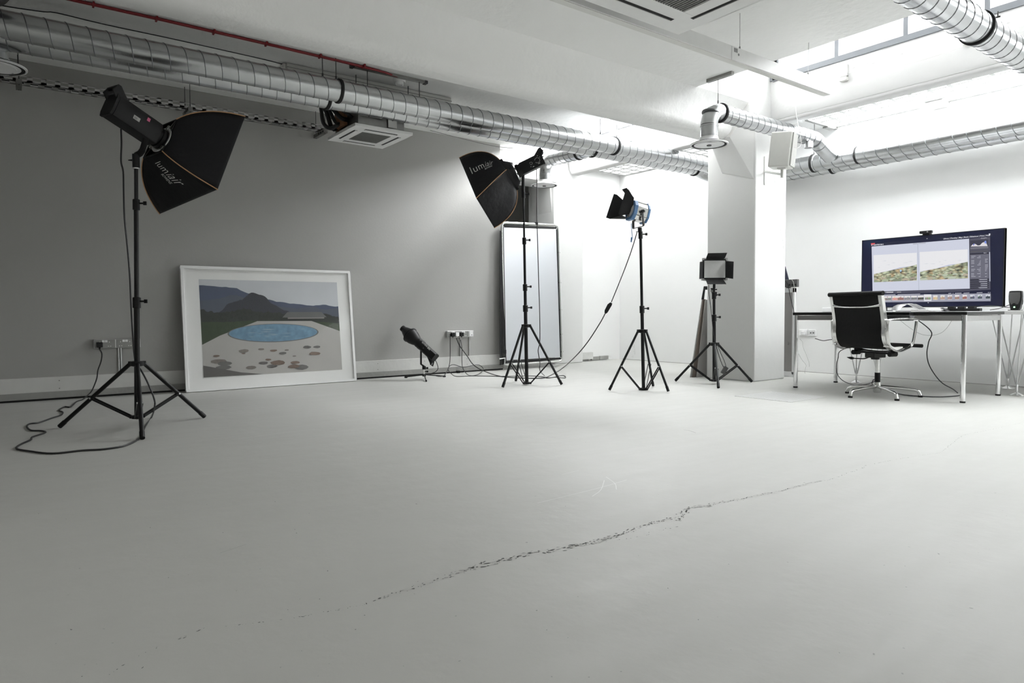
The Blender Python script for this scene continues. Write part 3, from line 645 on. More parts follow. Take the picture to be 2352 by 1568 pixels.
st3, A3 = light_stand(None, b3, top3, f3, .569, .012, [.791, 1.50], .60, .0115, .0165, 'black tripod light stand carrying the blue and silver spotlight')
f4 = [fl(1552, 876), fl(1650, 892), fl(1726, 878)]
b4 = V((5.873, 4.372, 0)); bb = at(1640.5, 880, depth_of(b4)); b4 = V((bb.x, bb.y, 0)); top4 = at(1640, 658, depth_of((5.873, 4.372, 1)))
st4, A4 = light_stand(None, b4, top4, f4, .415, .039, [.70, .93], .57, .0125, .0175, 'low black tripod light stand in front of the column')
# clips low on stand three and four
MB().obox((top4 - V((0, 0, .03))), RM[0].normalized(), V((0, 0, 1)), RM[0].normalized().cross(V((0, 0, 1))), .030, .006, .012).obox((top4 - V((0, 0, .06))), RM[0].normalized(), V((0, 0, 1)), RM[0].normalized().cross(V((0, 0, 1))), .026, .006, .012).build('spigot_clips', 'black', st4, smooth=0, bevel=.003)

# ================================================================== SOFTBOXES
def rib_curve(Bk, Fr, cen, bulge, n=12):
    mid = Bk.lerp(Fr, .42); ax = (Fr - Bk).normalized(); o = (mid - cen); o = (o - ax * o.dot(ax)).normalized(); c = mid + o * bulge * 2
    return [Bk * (1 - t) ** 2 + c * (2 * t * (1 - t)) + Fr * t * t for t in [i / n for i in range(n + 1)]]
def softbox(name, Fq, Bq, label, bulge, text_panel, closed_back, ringc, axis):
    cenF = sum(Fq, V((0, 0, 0))) / 4; cenB = sum(Bq, V((0, 0, 0))) / 4; cen = (cenF + cenB) / 2
    t = thing(name, (cen.x, cen.y, min(p.z for p in Fq)), label, 'softbox')
    ribs = [rib_curve(Bq[i], Fq[i], cenB.lerp(cenF, .42), bulge) for i in range(4)]
    def panel(i):
        a, b_ = ribs[i], ribs[(i + 1) % 4]
        def fn(s, tt):
            k = min(int(s * 12), 11); f = s * 12 - k; p = a[k].lerp(a[k + 1], f); q = b_[k].lerp(b_[k + 1], f)
            r = p.lerp(q, tt); inn = (cen - r).normalized()
            return r + inn * (.028 * math.sin(PI * tt) * math.sin(PI * min(1, s * 1.05)))
        return fn
    for i in range(4):
        MB().grid(panel(i), 24, 14).build('side_panel', 'softfab', t, smooth=60, solid=.002)
        MB().tube([p + (p - cen).normalized() * .0035 for p in ribs[i]], .0036, 6).build('piping', 'orange', t)
    m = MB().grid(lambda a, b_: cenF + ((Fq[0].lerp(Fq[1], a)).lerp(Fq[3].lerp(Fq[2], a), b_) - cenF) * .93 - axis * (.035 + .012 * math.sin(PI * a) * math.sin(PI * b_)), 8, 8); tag(m.build('front_diffuser', 'clothwhite', t, smooth=60, solid=.002), 'white front diffuser cloth')
    # collar and speed ring
    rad = .082; e1 = axis.orthogonal().normalized(); e2 = axis.cross(e1)
    ring = [ringc + e1 * (rad * math.cos(2 * PI * k / 28)) + e2 * (rad * math.sin(2 * PI * k / 28)) for k in range(28)]
    MB().tube(ring, (.006, .014), 8, closed=True, flat=axis).build('speed_ring', 'alub', t)
    for b_ in Bq:
        d = (b_ - ringc); d = (d - axis * d.dot(axis)).normalized(); MB().obox(ringc + d * (rad + .010), d, axis, d.cross(axis), .016, .014, .012).build('rod_socket', 'steel', t, smooth=0, bevel=.003)
    for b_ in Bq:
        d = (b_ - ringc); d = (d - axis * d.dot(axis)).normalized(); MB().cyl(ringc + d * (rad + .01), b_, .003, seg=6).build('flex_rod', 'darksteel', t)
    if closed_back:
        m = MB()
        for i in range(4):
            a, b_ = Bq[i], Bq[(i + 1) % 4]; ra = (a - ringc); ra = ringc + (ra - axis * ra.dot(axis)).normalized() * (rad + .03) ; rb = (b_ - ringc); rb = ringc + (rb - axis * rb.dot(axis)).normalized() * (rad + .03)
            m.grid(lambda s, tt: (a.lerp(b_, tt)).lerp(ra.lerp(rb, tt) + (((ra + rb) / 2 - ringc).normalized() * .02 * math.sin(PI * tt)), s), 4, 8)
        m.build('back_cover', 'softfab', t, smooth=60, solid=.002)
        for i in range(4):                 # flap strip round the back edge
            a, b_ = Bq[i], Bq[(i + 1) % 4]; MB().tube([a + (a - cen).normalized() * .006, b_ + (b_ - cen).normalized() * .006], (.022, .003), 8, flat=axis).build('collar_strap', 'blackfab', t)
    else:
        for i in range(4):
            a, b_ = Bq[i], Bq[(i + 1) % 4]; MB().tube([a, b_], .005, 6).build('back_hem', 'blackfab', t)
    i, s0, s1, t0, t1, flip, hgt = text_panel; fn = panel(i)
    def place(x, y, lift=.0035):
        s = s0 + (s1 - s0) * x; tt = t0 + (t1 - t0) * x + y * hgt * (-1 if flip else 1)
        p = fn(s, tt); return p + (p - cen).normalized() * lift
    m = MB(); text_add(m, 'lum', lambda x, y: place(x * .50, y * .50), bold=-.006, space=1.05); text_add(m, 'iair', lambda x, y: place(.55 + x * .45, y * .45), bold=-.006, shear=.35, space=1.05)
    m.build('brand_lettering', 'ink', t, smooth=0)
    m = MB(); text_add(m, 'BOWENS', lambda x, y: place(.47 + x * .40, y * .40 - .10), bold=.004, shear=.25); m.build('maker_lettering', 'ink', t, smooth=0)
    return t
Q = lambda L: [V(p) for p in L]
F1 = Q([(1.362, 4.926, 2.123), (1.14, 4.797, 1.58), (.918, 5.569, 1.494), (1.14, 5.698, 2.037)]); B1 = Q([(.956, 5.09, 2.073), (.858, 5.046, 1.841), (.782, 5.298, 1.832), (.881, 5.342, 2.064)])
ring1 = at(371, 321, 4.58); ax1 = ((sum(F1, V((0, 0, 0))) / 4) - ring1).normalized()
sb1 = softbox('softbox', F1, B1, 'large black softbox with orange piping on the stand nearest the camera', .045, (1, .20, .76, .58, .42, True, .85), False, ring1, ax1)
F2 = Q([(3.844, 6.079, 2.375), (3.7, 5.549, 1.871), (4.019, 5.702, 1.622), (4.163, 6.232, 2.125)]); B2 = Q([(4.09, 5.694, 2.313), (4.061, 5.542, 2.187), (4.267, 5.643, 2.023), (4.296, 5.794, 2.15)])
ring2 = V((4.232, 5.612, 2.195)); ax2 = ((sum(F2, V((0, 0, 0))) / 4) - ring2).normalized()
sb2 = softbox('softbox', F2, B2, 'black softbox on the tall stand in front of the end of the grey wall', .075, (0, .90, .30, .50, .42, True, .72), True, ring2, ax2)

# ================================================================== STUDIO FLASH HEADS
def flash_head(ring, axis, upv, label, L=.30, w=.058, hh=.066, body_mat='black'):
    """ring: front end on the light's axis; body runs back from it"""
    ax = V(axis).normalized(); sd = ax.cross(V(upv)).normalized(); up = sd.cross(ax).normalized()
    t = thing('studio_flash', tuple(ring - ax * .15 - V((0, 0, .08))), label, 'studio flash')
    c = ring - ax * (.045 + L / 2)
    prof = [(-w, -hh * .55), (-w * .8, -hh), (w * .8, -hh), (w, -hh * .55), (w, hh * .55), (w * .8, hh), (-w * .8, hh), (-w, hh * .55)]
    m = MB(); P0 = [ring - ax * .05 + sd * a + up * b_ for a, b_ in prof]; m.prism(P0, -ax * (L - .02)); m.build('body', body_mat, t, smooth=30, bevel=.004)
    m = MB().lathe([(0, .066), (-.012, .070), (-.030, .070), (-.034, .062), (-.055, .062)], ring, ax, 28); m.build('reflector_mount', body_mat, t, smooth=35)
    e = ring - ax * (L + .03)
    m = MB(); m.prism([e + sd * a * 1.04 + up * b_ * 1.04 for a, b_ in prof], -ax * .018); m.build('rear_panel', body_mat, t, smooth=30, bevel=.003)
    m = MB()                                   # carrying handle: two cheeks and a grip
    for sg in (-1, 1): m.prism([e + sd * (sg * w * .85) + up * (hh * .9) + ax * .06, e + sd * (sg * w * .85) + up * (hh * .5) - ax * .012, e + sd * (sg * w * .85) + up * (hh * 1.0) - ax * .055, e + sd * (sg * w * .85) + up * (hh * 1.75) - ax * .035, e + sd * (sg * w * .85) + up * (hh * 1.75) - ax * .015], sd * (-sg * .010))
    m.build('handle_cheek', body_mat, t, smooth=0, bevel=.003)
    MB().tube([e + sd * w * .85 + up * (hh * 1.55) - ax * .03, e - sd * w * .85 + up * (hh * 1.55) - ax * .03], .012, 10).build('handle_grip', body_mat, t)
    for k in range(6): m = MB().obox(ring - ax * (.085 + k * .012) + up * (hh + .001), ax, sd, up, .003, w * .6, .0012); m.build('cooling_fin', 'darksteel', t, smooth=0) if k < 5 else None
    return t, ax, sd, up
h1, ax, sd, up = flash_head(ring1, ax1, (0, 0, 1), 'black studio flash holding the large softbox on the nearest stand', L=.33, w=.066, hh=.074)
side = -sd if (-sd).dot(CAM - ring1) > 0 else sd
m = MB().obox(ring1 - ax * .155 + side * .0672 + up * .036, ax, up, side, .010, .012, .0006); m.build('pink_sticker', 'pink', h1, smooth=0)
m = MB().mi(0).obox(ring1 - ax * .225 + side * .0672 - up * .006, ax, up, side, .022, .013, .0006).mi(1).obox(ring1 - ax * .232 + side * .0682 - up * .008, ax, up, side, .010, .007, .0004)
m.build('type_label', ['greyboard', 'greyink'], h1, smooth=0)
# yoke of head one: bracket from the side of the body to the stand
j = at(323, 330, dp1 - .12); e0 = at(321, 350, dp1 - .07)
m = MB().tube([at(334, 318, 4.38), at(331, 332, 4.38), at(327, 345, 4.40), at(322, 352, 4.42), at(313, 357, dp1 - .02)], (.020, .008), 10, flat=RM[0]); m.build('tilt_bracket', 'black', h1, smooth=50)
m = MB().cyl(top1 - V((0, 0, .035)), top1 + V((0, 0, .05)), .022, seg=14); m.build('stand_socket', 'black', h1)
MB().cyl(top1 + V((0, 0, .012)), top1 + V((0, 0, .012)) - RM[0].normalized() * .05, .010, .003, seg=8).build('tilt_lever', 'black', h1)
MB().cyl(top1 - V((0, 0, .045)), top1 - V((0, 0, .038)), .021, seg=14).build('spigot_ring', 'alub', h1)

ring2b = ring2 - ax2 * .012
hx = (at(1228, 374, depth_of(ring2) - .02) - ring2).normalized() * -1
h2, ax, sd, up = flash_head(ring2b, hx, (0, 0, 1), 'black studio flash with a dotted dial on the tall stand', L=.25, w=.054, hh=.062)
side = sd if sd.dot(CAM - ring2) > 0 else -sd
def dial(parent, c, r, n, gap=.18, dot=.0022):
    m = MB()
    for k in range(n):
        a = PI * (-.5 + gap) + 2 * PI * (1 - gap) * k / (n - 1) + PI * 0
        m.obox(c + (-ax) * (r * math.sin(a)) + up * (r * math.cos(a) * 1), ax, up, side, dot, dot, .0005)
    m.build('dial_marks', 'ink', parent, smooth=0)
c = ring2b - ax * .235 + side * .0545
dial(h2, c, .026, 14); MB().cyl(c - side * .002, c + side * .008, .016, seg=20).build('power_dial', 'black', h2)
c2 = ring2b - ax * .165 + side * .0545; dial(h2, c2, .013, 8, dot=.0018)
m = MB()
for (a, b_, l) in ((-.24, -.036, .010), (-.175, -.040, .008), (-.255, .040, .006), (-.27, .02, .004), (-.15, -.03, .003)): m.obox(ring2b + ax * a + up * b_ + side * .0545, ax, up, side, l, .0018, .0005)
m.build('panel_print', 'ink', h2, smooth=0)
MB().cyl(ring2b - ax * .278 + up * .02, ring2b - ax * .31 + up * .02, .008, seg=10).build('rear_knob', 'black', h2)
m = MB().tube([top2 + V((0, 0, .02)), top2 + V((0, 0, .08)), ring2b - ax * .13 - up * .05], (.015), 10); m.build('tilt_bracket', 'black', h2)
MB().cyl(top2 - V((0, 0, .22)), top2 + V((0, 0, .03)), .017, seg=12).build('stand_socket', 'black', h2)

# small flash with a snoot on its low stand
ms = V((3.825, 6.816, 0)); dm = depth_of(ms)
t = thing('floor_stand', tuple(ms), 'very low black three-legged stand on the floor by the grey wall', 'light stand')
mtop = at(974, 843, dm)
ft = [fl(930, 868), fl(979, 877), fl(1023, 866), fl(990, 862)]
for f in ft[:3]:
    lg = MB().tube([mtop - V((0, 0, .085)), V((f.x, f.y, .012))], .007, 8).build('leg', 'blackmetal', t); g = (V((f.x, f.y, .012)) - mtop); g.z = 0; g.normalize()
    MB().cyl((f.x - g.x * .03, f.y - g.y * .03, .013), (f.x, f.y, .012), .011, seg=10).build('rubber_foot', 'black', lg)
MB().cyl(mtop - V((0, 0, .105)), mtop - V((0, 0, .078)), .020, seg=14).build('leg_hub', 'black', t)
tag(MB().cyl(mtop - V((0, 0, .08)), mtop - V((0, 0, .02)), .012, seg=12).build('spigot', 'alu', t), 'chrome spigot')
wing(t, mtop - V((0, 0, .05)), RM[0], .010)
pa, pb = at(924, 753, dm + .12), at(1001, 823, dm - .10)
ax = (pa - pb).normalized(); Lh = (pa - pb).length
t = thing('studio_flash', tuple((pa + pb) / 2 - V((0, 0, .1))), 'small black studio flash with a conical snoot on the low floor stand', 'studio flash')
k = Lh / .60
m = MB().lathe([(0, .036), (-.035 * k, .037), (-.04 * k, .042), (-.13 * k, .078), (-.135 * k, .09)], pa, ax, 30); tag(m.build('snoot', 'black', t, smooth=35), 'conical snoot')
MB().lathe([(.002, .026), (-.01, .026)], pa, ax, 24).build('snoot_mouth', 'slot', t)
m = MB().lathe([(-.130 * k, .086), (-.134 * k, .094), (-.150 * k, .094), (-.154 * k, .088), (-.20 * k, .082), (-.25 * k, .066), (-.285 * k, .050)], pa, ax, 32); tag(m.build('reflector', 'black', t, smooth=35), 'round reflector bowl')
m = MB().lathe([(-.285 * k, .056), (-.30 * k, .058), (-.315 * k, .054), (-.33 * k, .058), (-.36 * k, .055)], pa, ax, 28); m.build('reflector_mount', 'black', t, smooth=30)
sd = RM[2].cross(ax).normalized(); nrm = -RM[2]; nrm = (nrm - ax * nrm.dot(ax)).normalized(); sd = ax.cross(nrm).normalized()
if sd.z < 0: sd = -sd
b0 = pa - ax * (.34 * k)
prof = [(-.050, -.03), (-.035, -.052), (.035, -.052), (.050, -.03), (.050, .03), (.035, .052), (-.035, .052), (-.050, .03)]
MB().prism([b0 + sd * a + nrm * b_ for a, b_ in prof], -ax * (.25 * k)).build('body', 'black', t, smooth=30, bevel=.004)
e = b0 - ax * (.25 * k)
m = MB().tube([e - sd * .045 + nrm * .03, e - sd * .085 - ax * .02 + nrm * .03, e - sd * .09 - ax * .025 - nrm * .03, e - sd * .045 - nrm * .03], .008, 8); m.build('handle', 'black', t)
MB().prism([e - sd * .046 + ax * .09 + nrm * .02, e - sd * .088 - ax * .01 + nrm * .02, e - sd * .046 + nrm * .02], nrm * -.04).build('handle_cheek', 'black', t, smooth=0)
m = MB(); plane_text(m, 'BOWENS', b0 - ax * .015 + sd * .030 + nrm * .0525, b0 - ax * .10 + sd * .030 + nrm * .0525, nrm.cross(-ax), 1.2, bold=.03); plane_text(m, '500', b0 - ax * .11 + sd * .026 + nrm * .0525, b0 - ax * .155 + sd * .026 + nrm * .0525, nrm.cross(-ax), 1.0, bold=.04)
m.build('lettering', 'ink', t, smooth=0)
m = MB().tube([pa - ax * (.42 * k) - nrm * 0 + nrm * .055, at(967, 805, dm - .05), at(967, 836, dm - .03), at(974, 841, dm)], (.011, .006), 8, flat=RM[0]); m.build('tilt_bracket', 'black', t)
MB().cyl(mtop - V((0, 0, .025)), mtop + V((0, 0, .012)), .021, seg=14).build('stand_socket', 'black', t)
wing(t, mtop - V((0, 0, .01)), RM[0], .012)

# ================================================================== BLUE AND SILVER SPOTLIGHT
def pxslab(mb, pts, th=.003):                  # sheet through pixels at given depths, with thickness
    P = [at(x, y, d) for x, y, d in pts]; n = (P[1] - P[0]).cross(P[2] - P[0]).normalized(); return mb.prism(P, n * th)
d0 = depth_of(top3)
t = thing('spotlight', tuple(at(1470, 530, d0)), 'blue and silver spotlight with four black barn doors', 'spotlight')
fc, rc = at(1449, 483, d0 - .015), at(1481, 493, d0 + .03)         # centres of front and back
axf = (fc - rc).normalized(); upf = V((0, 0, 1)) - axf * axf.z; upf.normalize(); sdf = axf.cross(upf).normalized()
if sdf.dot(CAM - fc) < 0: sdf = -sdf                               # side turned to the camera
Lf = (fc - rc).length; hw = .088
def octo(c, a, b_, k=.45): return [c + sdf * x + upf * y for x, y in ((-a, -b_ * k), (-a * .6, -b_), (a * .6, -b_), (a, -b_ * k), (a, b_ * k), (a * .55, b_), (-a * .55, b_), (-a, b_ * k))]
MB().prism(octo(rc, hw - .008, hw - .008), axf * Lf).build('housing', 'alu', t, smooth=25, bevel=.004)
m = MB()
for k, (x, y) in enumerate(((.6, 1.0), (.3, 1.0), (0, 1.0), (-.3, 1.), (-.6, 1.0))): m.obox(rc + axf * (Lf / 2) + sdf * (x * hw * .8) + upf * (hw - .004), axf, sdf, upf, Lf * .46, .003, .006)
for y in (-.55, .42): m.obox(rc + axf * (Lf / 2) + sdf * (hw - .0075) + upf * (y * hw), axf, upf, sdf, Lf * .48, .0025, .0015)
m.build('cooling_rib', 'steel', t, smooth=0)
MB().prism(octo(fc - axf * .03, hw, hw + .004), axf * .036).build('front_frame', 'blue', t, smooth=25, bevel=.003)
MB().prism(octo(rc - axf * .012, hw - .002, hw), axf * .022).build('rear_frame', 'blue', t, smooth=25, bevel=.003)
MB().obox(rc - axf * .004 + upf * (hw + .008), axf, upf, sdf, .006, .012, .012).build('top_catch', 'blue', t, smooth=0)
MB().lathe([(0, .068), (.006, .066), (.018, .04), (.022, .001)], fc + axf * .002, axf, 28).build('lens', 'diffuser', t)
m = MB(); q = rc + axf * (Lf * .62) + sdf * (hw - .004) - upf * .004
plane_text(m, 'ARRI', q, q - axf * .055, upf, 1.25, bold=.03, shear=.3); plane_text(m, '1000', q - axf * .012 - upf * .022, q - axf * .045 - upf * .022, upf, 1.0)
m.build('lettering', 'greyink', t, smooth=0)
zd = d0 - .06
for nm, pts in (('barn_door', [(1438.8, 431.6, zd), (1444.4, 436, zd), (1456, 455, zd), (1455, 470, zd), (1445, 492.5, zd), (1425.5, 494, zd), (1420.4, 491, zd)]),
                ('barn_door', [(1410, 445, zd + .17), (1417, 447, zd + .17), (1434, 462, zd + .17), (1440, 470, zd + .17), (1432, 494, zd + .17), (1400, 502, zd + .17), (1392, 499.5, zd + .17)]),
                ('barn_door', [(1428.6, 435, zd + .10), (1438.8, 431.6, zd + .01), (1456, 455, zd + .01), (1450, 464, zd + .14)]),
                ('barn_door', [(1400, 502.5, zd + .17), (1427, 494.5, zd + .02), (1441, 500, zd + .02), (1436, 503, zd + .17)])):
    m = MB(); pxslab(m, pts, .003); m.build(nm, 'blackfab', t, smooth=0)
m = MB(); 
for x, y in ((1451, 468), (1453, 462), (1447, 484), (1440, 496)): m.cyl(at(x, y, zd + .02), at(x + 4, y + 2, zd + .02), .008, seg=8)
m.build('door_hinges', 'darksteel', t)
piv = rc + axf * (Lf * .5) + sdf * (hw + .004); piv2 = rc + axf * (Lf * .5) - sdf * (hw + .004); low = at(1469, 521, d0)
yk = bez([piv + upf * .0, piv + (at(1478, 515, depth_of(piv)) - piv) * .95, at(1477, 519, d0 - .05), at(1469, 521, d0), at(1460, 523, d0 + .05), piv2 - V((0, 0, .13)), piv2], 6)
MB().tube(yk, (.012, .004), 8, flat=axf).build('yoke', 'darksteel', t)
MB().cyl(piv, piv + sdf * .02, .014, seg=12).build('yoke_knob', 'black', t)
MB().cyl(at(1469.5, 523, d0), at(1470, 533, d0), .020, seg=14).build('stand_socket', 'black', t)
MB().cyl(at(1468, 532, d0 - .01), at(1461, 532.5, d0 - .02), .004, seg=8).build('socket_lever', 'black', t)
m = MB(); m.tube(bez([at(1450, 513, d0), at(1450.5, 522, d0), at(1452, 540, d0), at(1452, 547, d0)], 6), .0035, 6).cyl(at(1451, 545, d0), at(1449.5, 556, d0), .009, .006, seg=8); tag(m.build('plug_tail', 'blue', t), 'short blue cable tail')

# ================================================================== LED PANEL
dl = depth_of(top4); X = V((RM[0].x, RM[0].y, 0)).normalized(); Z = V((0, 0, 1)); N = X.cross(Z).normalized()
if N.dot(CAM - top4) < 0: N = -N
pc = at(1641.5, 618, dl - .02)
t = thing('led_panel', tuple(at(1641, 655, dl)), 'square LED panel light with four black barn doors on the low stand', 'led panel')
sc = dl / F
hwp, hhp = 24.5 * sc, 20 * sc
MB().obox(pc - N * .020, X, Z, N, hwp + .012, hhp + .016, .018).build('housing', 'black', t, smooth=0, bevel=.006)
MB().obox(pc + N * .001, X, Z, N, hwp - .003, hhp - .002, .003).build('light_face', 'diffuser', t, smooth=0)
m = MB()
for sx in (-1, 1):
    for sz in (-1, 1): m.obox(pc + X * (sx * (hwp + .010)) + Z * (sz * (hhp + .014)) + N * .004, X, Z, N, .010, .010, .008)
m.build('corner_guard', 'steel', t, smooth=0)
m = MB()
for sz in (-1, 1): m.tube([pc + X * (-hwp) + Z * (sz * (hhp + .022)), pc + X * hwp + Z * (sz * (hhp + .022))], .0035, 6)
for sx in (-1, 1): m.tube([pc + X * (sx * (hwp + .016)) - Z * hhp, pc + X * (sx * (hwp + .016)) + Z * hhp], .0035, 6)
m.build('hinge_rod', 'steel', t)
D = dl - .03
for pts in ([(1622, 594.5, D), (1622.5, 591, D - .02), (1626.3, 581.3, D - .09), (1670.4, 580.3, D - .09), (1665.7, 591, D - .02), (1663, 594.5, D)],
            [(1620.6, 642, D), (1661, 641.7, D), (1668.4, 652.5, D - .09), (1624.8, 652.8, D - .09)],
            [(1607.2, 601.4, D - .10), (1614.6, 600, D), (1613.8, 639, D), (1606, 640.6, D - .10)],
            [(1668, 600.2, D), (1672, 599.5, D - .01), (1685.3, 601, D - .10), (1684, 640.2, D - .10), (1666.5, 637.6, D)]):
    m = MB(); pxslab(m, pts, -.002); m.build('barn_door', 'blackfab', t, smooth=0)
m = MB().tube([at(1611, 638, dl), at(1611, 643.5, dl), at(1621, 644.3, dl), at(1640, 644.5, dl), at(1662, 643.8, dl), at(1670.5, 643, dl), at(1670.5, 637, dl)], .004, 6); m.build('yoke', 'steel', t)
MB().cyl(at(1640.5, 645, dl), at(1640.3, 662, dl), .014, seg=12).build('stand_socket', 'black', t)
m = MB().obox(at(1636, 662.5, dl), X, Z, N, .016, .005, .010).obox(at(1636, 668, dl), X, Z, N, .016, .005, .010).obox(at(1643, 675, dl), X, Z, N, .014, .022, .012); m.build('socket_levers', 'black', t, smooth=0, bevel=.003)

# ================================================================== CABLES ON AND ABOVE THE FLOOR
zc = .006
dH = depth_of(A1(1.6)) + .06
pts = [at(278, 296, dH), at(279, 330, dH), at(278, 370, dH), at(283, 395, dH), at(284, 440, dH), at(286, 500, dH), at(292, 560, dH), at(298, 630, dH), at(301, 700, dH), at(305, 770, dH + .01), at(311, 830, dH + .02)]
q = [at(324, 850, dH - .03), at(340, 880, dH - .05), at(354, 915, dH - .06), at(355, 935, dH - .1)]
fl_ = [fl(348, 958, zc), fl(334, 978, zc), fl(322, 1004, zc), fl(290, 1022, zc), fl(240, 1031, zc), fl(190, 1034, zc), fl(120, 1041, zc), fl(70, 1036, zc), fl(38, 1030, zc), fl(48, 1020, zc), fl(70, 1010, zc), fl(75, 1003, zc), fl(104, 993, zc), fl(95, 989, zc), fl(72, 988, zc), fl(62, 980, zc), fl(68, 973, zc), fl(90, 970, zc), fl(118, 960, zc), fl(140, 953, zc), fl(144, 946, zc), fl(136, 942, zc), fl(148, 934, zc), fl(162, 934, zc), fl(176, 922, zc), fl(190, 917, zc), on(204, 905, 'v', 7.17)]
wl_ = [on(212, 895, 'v', 7.19), on(222, 870, 'v', 7.215), on(225, 850, 'v', 7.23), on(232, 830, 'v', 7.23), on(234, 812, 'v', 7.23), on(228, 800, 'v', 7.235)]
cable('power_cable', pts + q + fl_ + wl_, .0055, 'cable', 'long black cable snaking over the floor from the left wall socket to the nearest stand', n=5)
zw = 7.235
def sock_strip(u0, u1, z0, z1, mods, label, plugs, drops):
    t = thing('socket_strip', ((u0 + u1) / 2, VL, z0), label, 'socket')
    MB().box((u0, VL - .045, z0), (u1, VL, z1)).build('steel_box', 'alub', t, smooth=0, bevel=.004)
    for a, b_, kind in mods:
        MB().box((a, VL - .049, z0 + .004), (b_, VL - .045, z1 - .004)).build('face_plate', 'steel' if kind else 'alub', t, smooth=0, bevel=.001)
        c = (a + b_) / 2
        if kind:
            MB().box((c - .022, VL - .054, z1 - .028), (c - .002, VL - .049, z1 - .008)).box((c + .002, VL - .054, z1 - .028), (c + .022, VL - .049, z1 - .008)).build('rocker_switch', 'whiteplastic', t, smooth=0)
            for s_ in (-1, 1):
                x = c + s_ * .038
                MB().box((x - .003, VL - .0495, z1 - .032), (x + .003, VL - .049, z1 - .022)).box((x - .014, VL - .0495, z0 + .016), (x - .004, VL - .049, z0 + .021)).box((x + .004, VL - .0495, z0 + .016), (x + .014, VL - .049, z0 + .021)).build('pin_holes', 'whiteplastic', t, smooth=0)
        else: MB().mi(0).box((a + .012, VL - .052, z0 + .012), (b_ - .012, VL - .049, z1 - .012)).mi(1).box((c + .004, VL - .0535, z0 + .022), (c + .014, VL - .052, z0 + .032)).build('data_outlet', ['whiteplastic', 'slot'], t, smooth=0)
    for x in drops: MB().cyl((x, VL - .012, .20), (x, VL - .012, z0), .008, seg=10).build('conduit', 'alub', t)
    return t
t = sock_strip(.62, 1.0, .447, .53, [(.625, .79, 1), (.80, .945, 1), (.95, .995, 0)], 'steel strip of wall sockets left of the framed picture', [], [.82, .84])
t = sock_strip(4.39, 4.78, .447, .53, [(4.395, 4.54, 1), (4.548, 4.69, 1), (4.70, 4.775, 0)], 'steel strip of wall sockets beside the small floor flash', [], [4.60, 4.735])
def plug(x, z, m, label, dx=0):
    o = MB().box((x - .024, VL - .085, z - .02), (x + .024, VL - .050, z + .026)).cyl((x + dx, VL - .07, z - .034), (x + dx, VL - .07, z - .018), .008, seg=8).build('mains_plug', m, smooth=0, bevel=.005); return tag(o, label, 'plug')
plug(.665, .478, 'black', 'black mains plug in the socket strip left of the picture')
plug(4.455, .482, 'black', 'black mains plug at the left end of the socket strip by the small floor flash')
plug(4.515, .485, 'whiteplastic', 'white mains plug between two black plugs')
plug(4.583, .482, 'black', 'black mains plug right of the white plug')
# cables of the second strip
def W_(x, y, v=zw): return on(x, y, 'v', v)
def Fl(L, z=zc): return [fl(x, y, z) for x, y in L]
cable('power_cable', [W_(1034, 772), W_(1034, 790), W_(1034, 820), on(1032, 838, 'v', 7.2), on(1029, 848, 'v', 7.18)] + Fl([(1020, 862), (1008, 864)]) + [fl(995, 861, .012)], .0045, 'cable', 'black cable dropping from the left plug to the small floor flash')
cable('power_cable', [W_(1048, 776), W_(1056, 794), W_(1072, 816), on(1088, 838, 'v', 7.15), on(1112, 852, 'v', 6.9)] + Fl([(1150, 864), (1200, 868), (1245, 868), (1262, 863)]) + [fl(1290, 847, .03), at(1322, 818, 7.2), at(1350, 785, 7.0), at(1378, 742, 6.85), at(1391, 718, 6.7)], .0055, 'cable', 'black cable running from the white plug over the floor and up towards the spotlight')
cable('power_cable', [W_(1058, 780), W_(1061, 800), W_(1061, 826), on(1063, 845, 'v', 7.15)] + Fl([(1074, 860), (1090, 862)]) + [on(1105, 855, 'v', 6.95), on(1110, 846, 'v', 7.08), on(1100, 838, 'v', 7.2), on(1085, 839, 'v', 7.2), on(1064, 843, 'v', 7.19), on(1040, 837, 'v', 7.2), on(1029, 847, 'v', 7.15)] + Fl([(1038, 859), (1050, 864), (1090, 863), (1160, 864), (1225, 863), (1262, 867), (1290, 862), (1298, 864), (1297, 868), (1275, 866), (1258, 868), (1250, 866)]) , .0042, 'cable', 'looped black cable lying in curls from the right plug to the tall stand')
d2_ = depth_of(A2(1.8)) - .10
cable('power_cable', [at(1232, 388, d2_), at(1233, 420, d2_), at(1233, 500, d2_), at(1235, 560, d2_), at(1237, 640, d2_), at(1239, 700, d2_), at(1240, 780, d2_), at(1236, 805, d2_), at(1240, 830, d2_ + .03), at(1240, 850, d2_ + .1)] + Fl([(1250, 862), (1258, 868)]), .0045, 'cable', 'black cable hanging straight down from the flash with the dotted dial')
d3_ = depth_of(top3)
c3 = [at(1463, 534, d3_), at(1452, 570, d3_ + .02), at(1437, 612, d3_ + .05), at(1420, 655, d3_ + .08), at(1404, 694, d3_ + .12)]
cable('power_cable', c3, .0045, 'cable', 'taut black cable from the spotlight down to the inline switch')
m = MB(); a, b_ = at(1404, 695, d3_ + .12), at(1390, 719, d3_ + .16); dd = (b_ - a).normalized(); s_ = RM[2].cross(dd).normalized()
m.prism([a - s_ * .012, a + s_ * .010, a + s_ * .022 + dd * .03, b_ + s_ * .018 - dd * .025, b_ + s_ * .006, b_ - s_ * .012, b_ - s_ * .018 - dd * .02, a - s_ * .018 + dd * .02], RM[2] * .02)
tag(m.build('inline_switch', 'black', smooth=0, bevel=.004), 'black inline switch hanging on the cable of the spotlight', 'switch')
d4_ = depth_of(A4(.8))
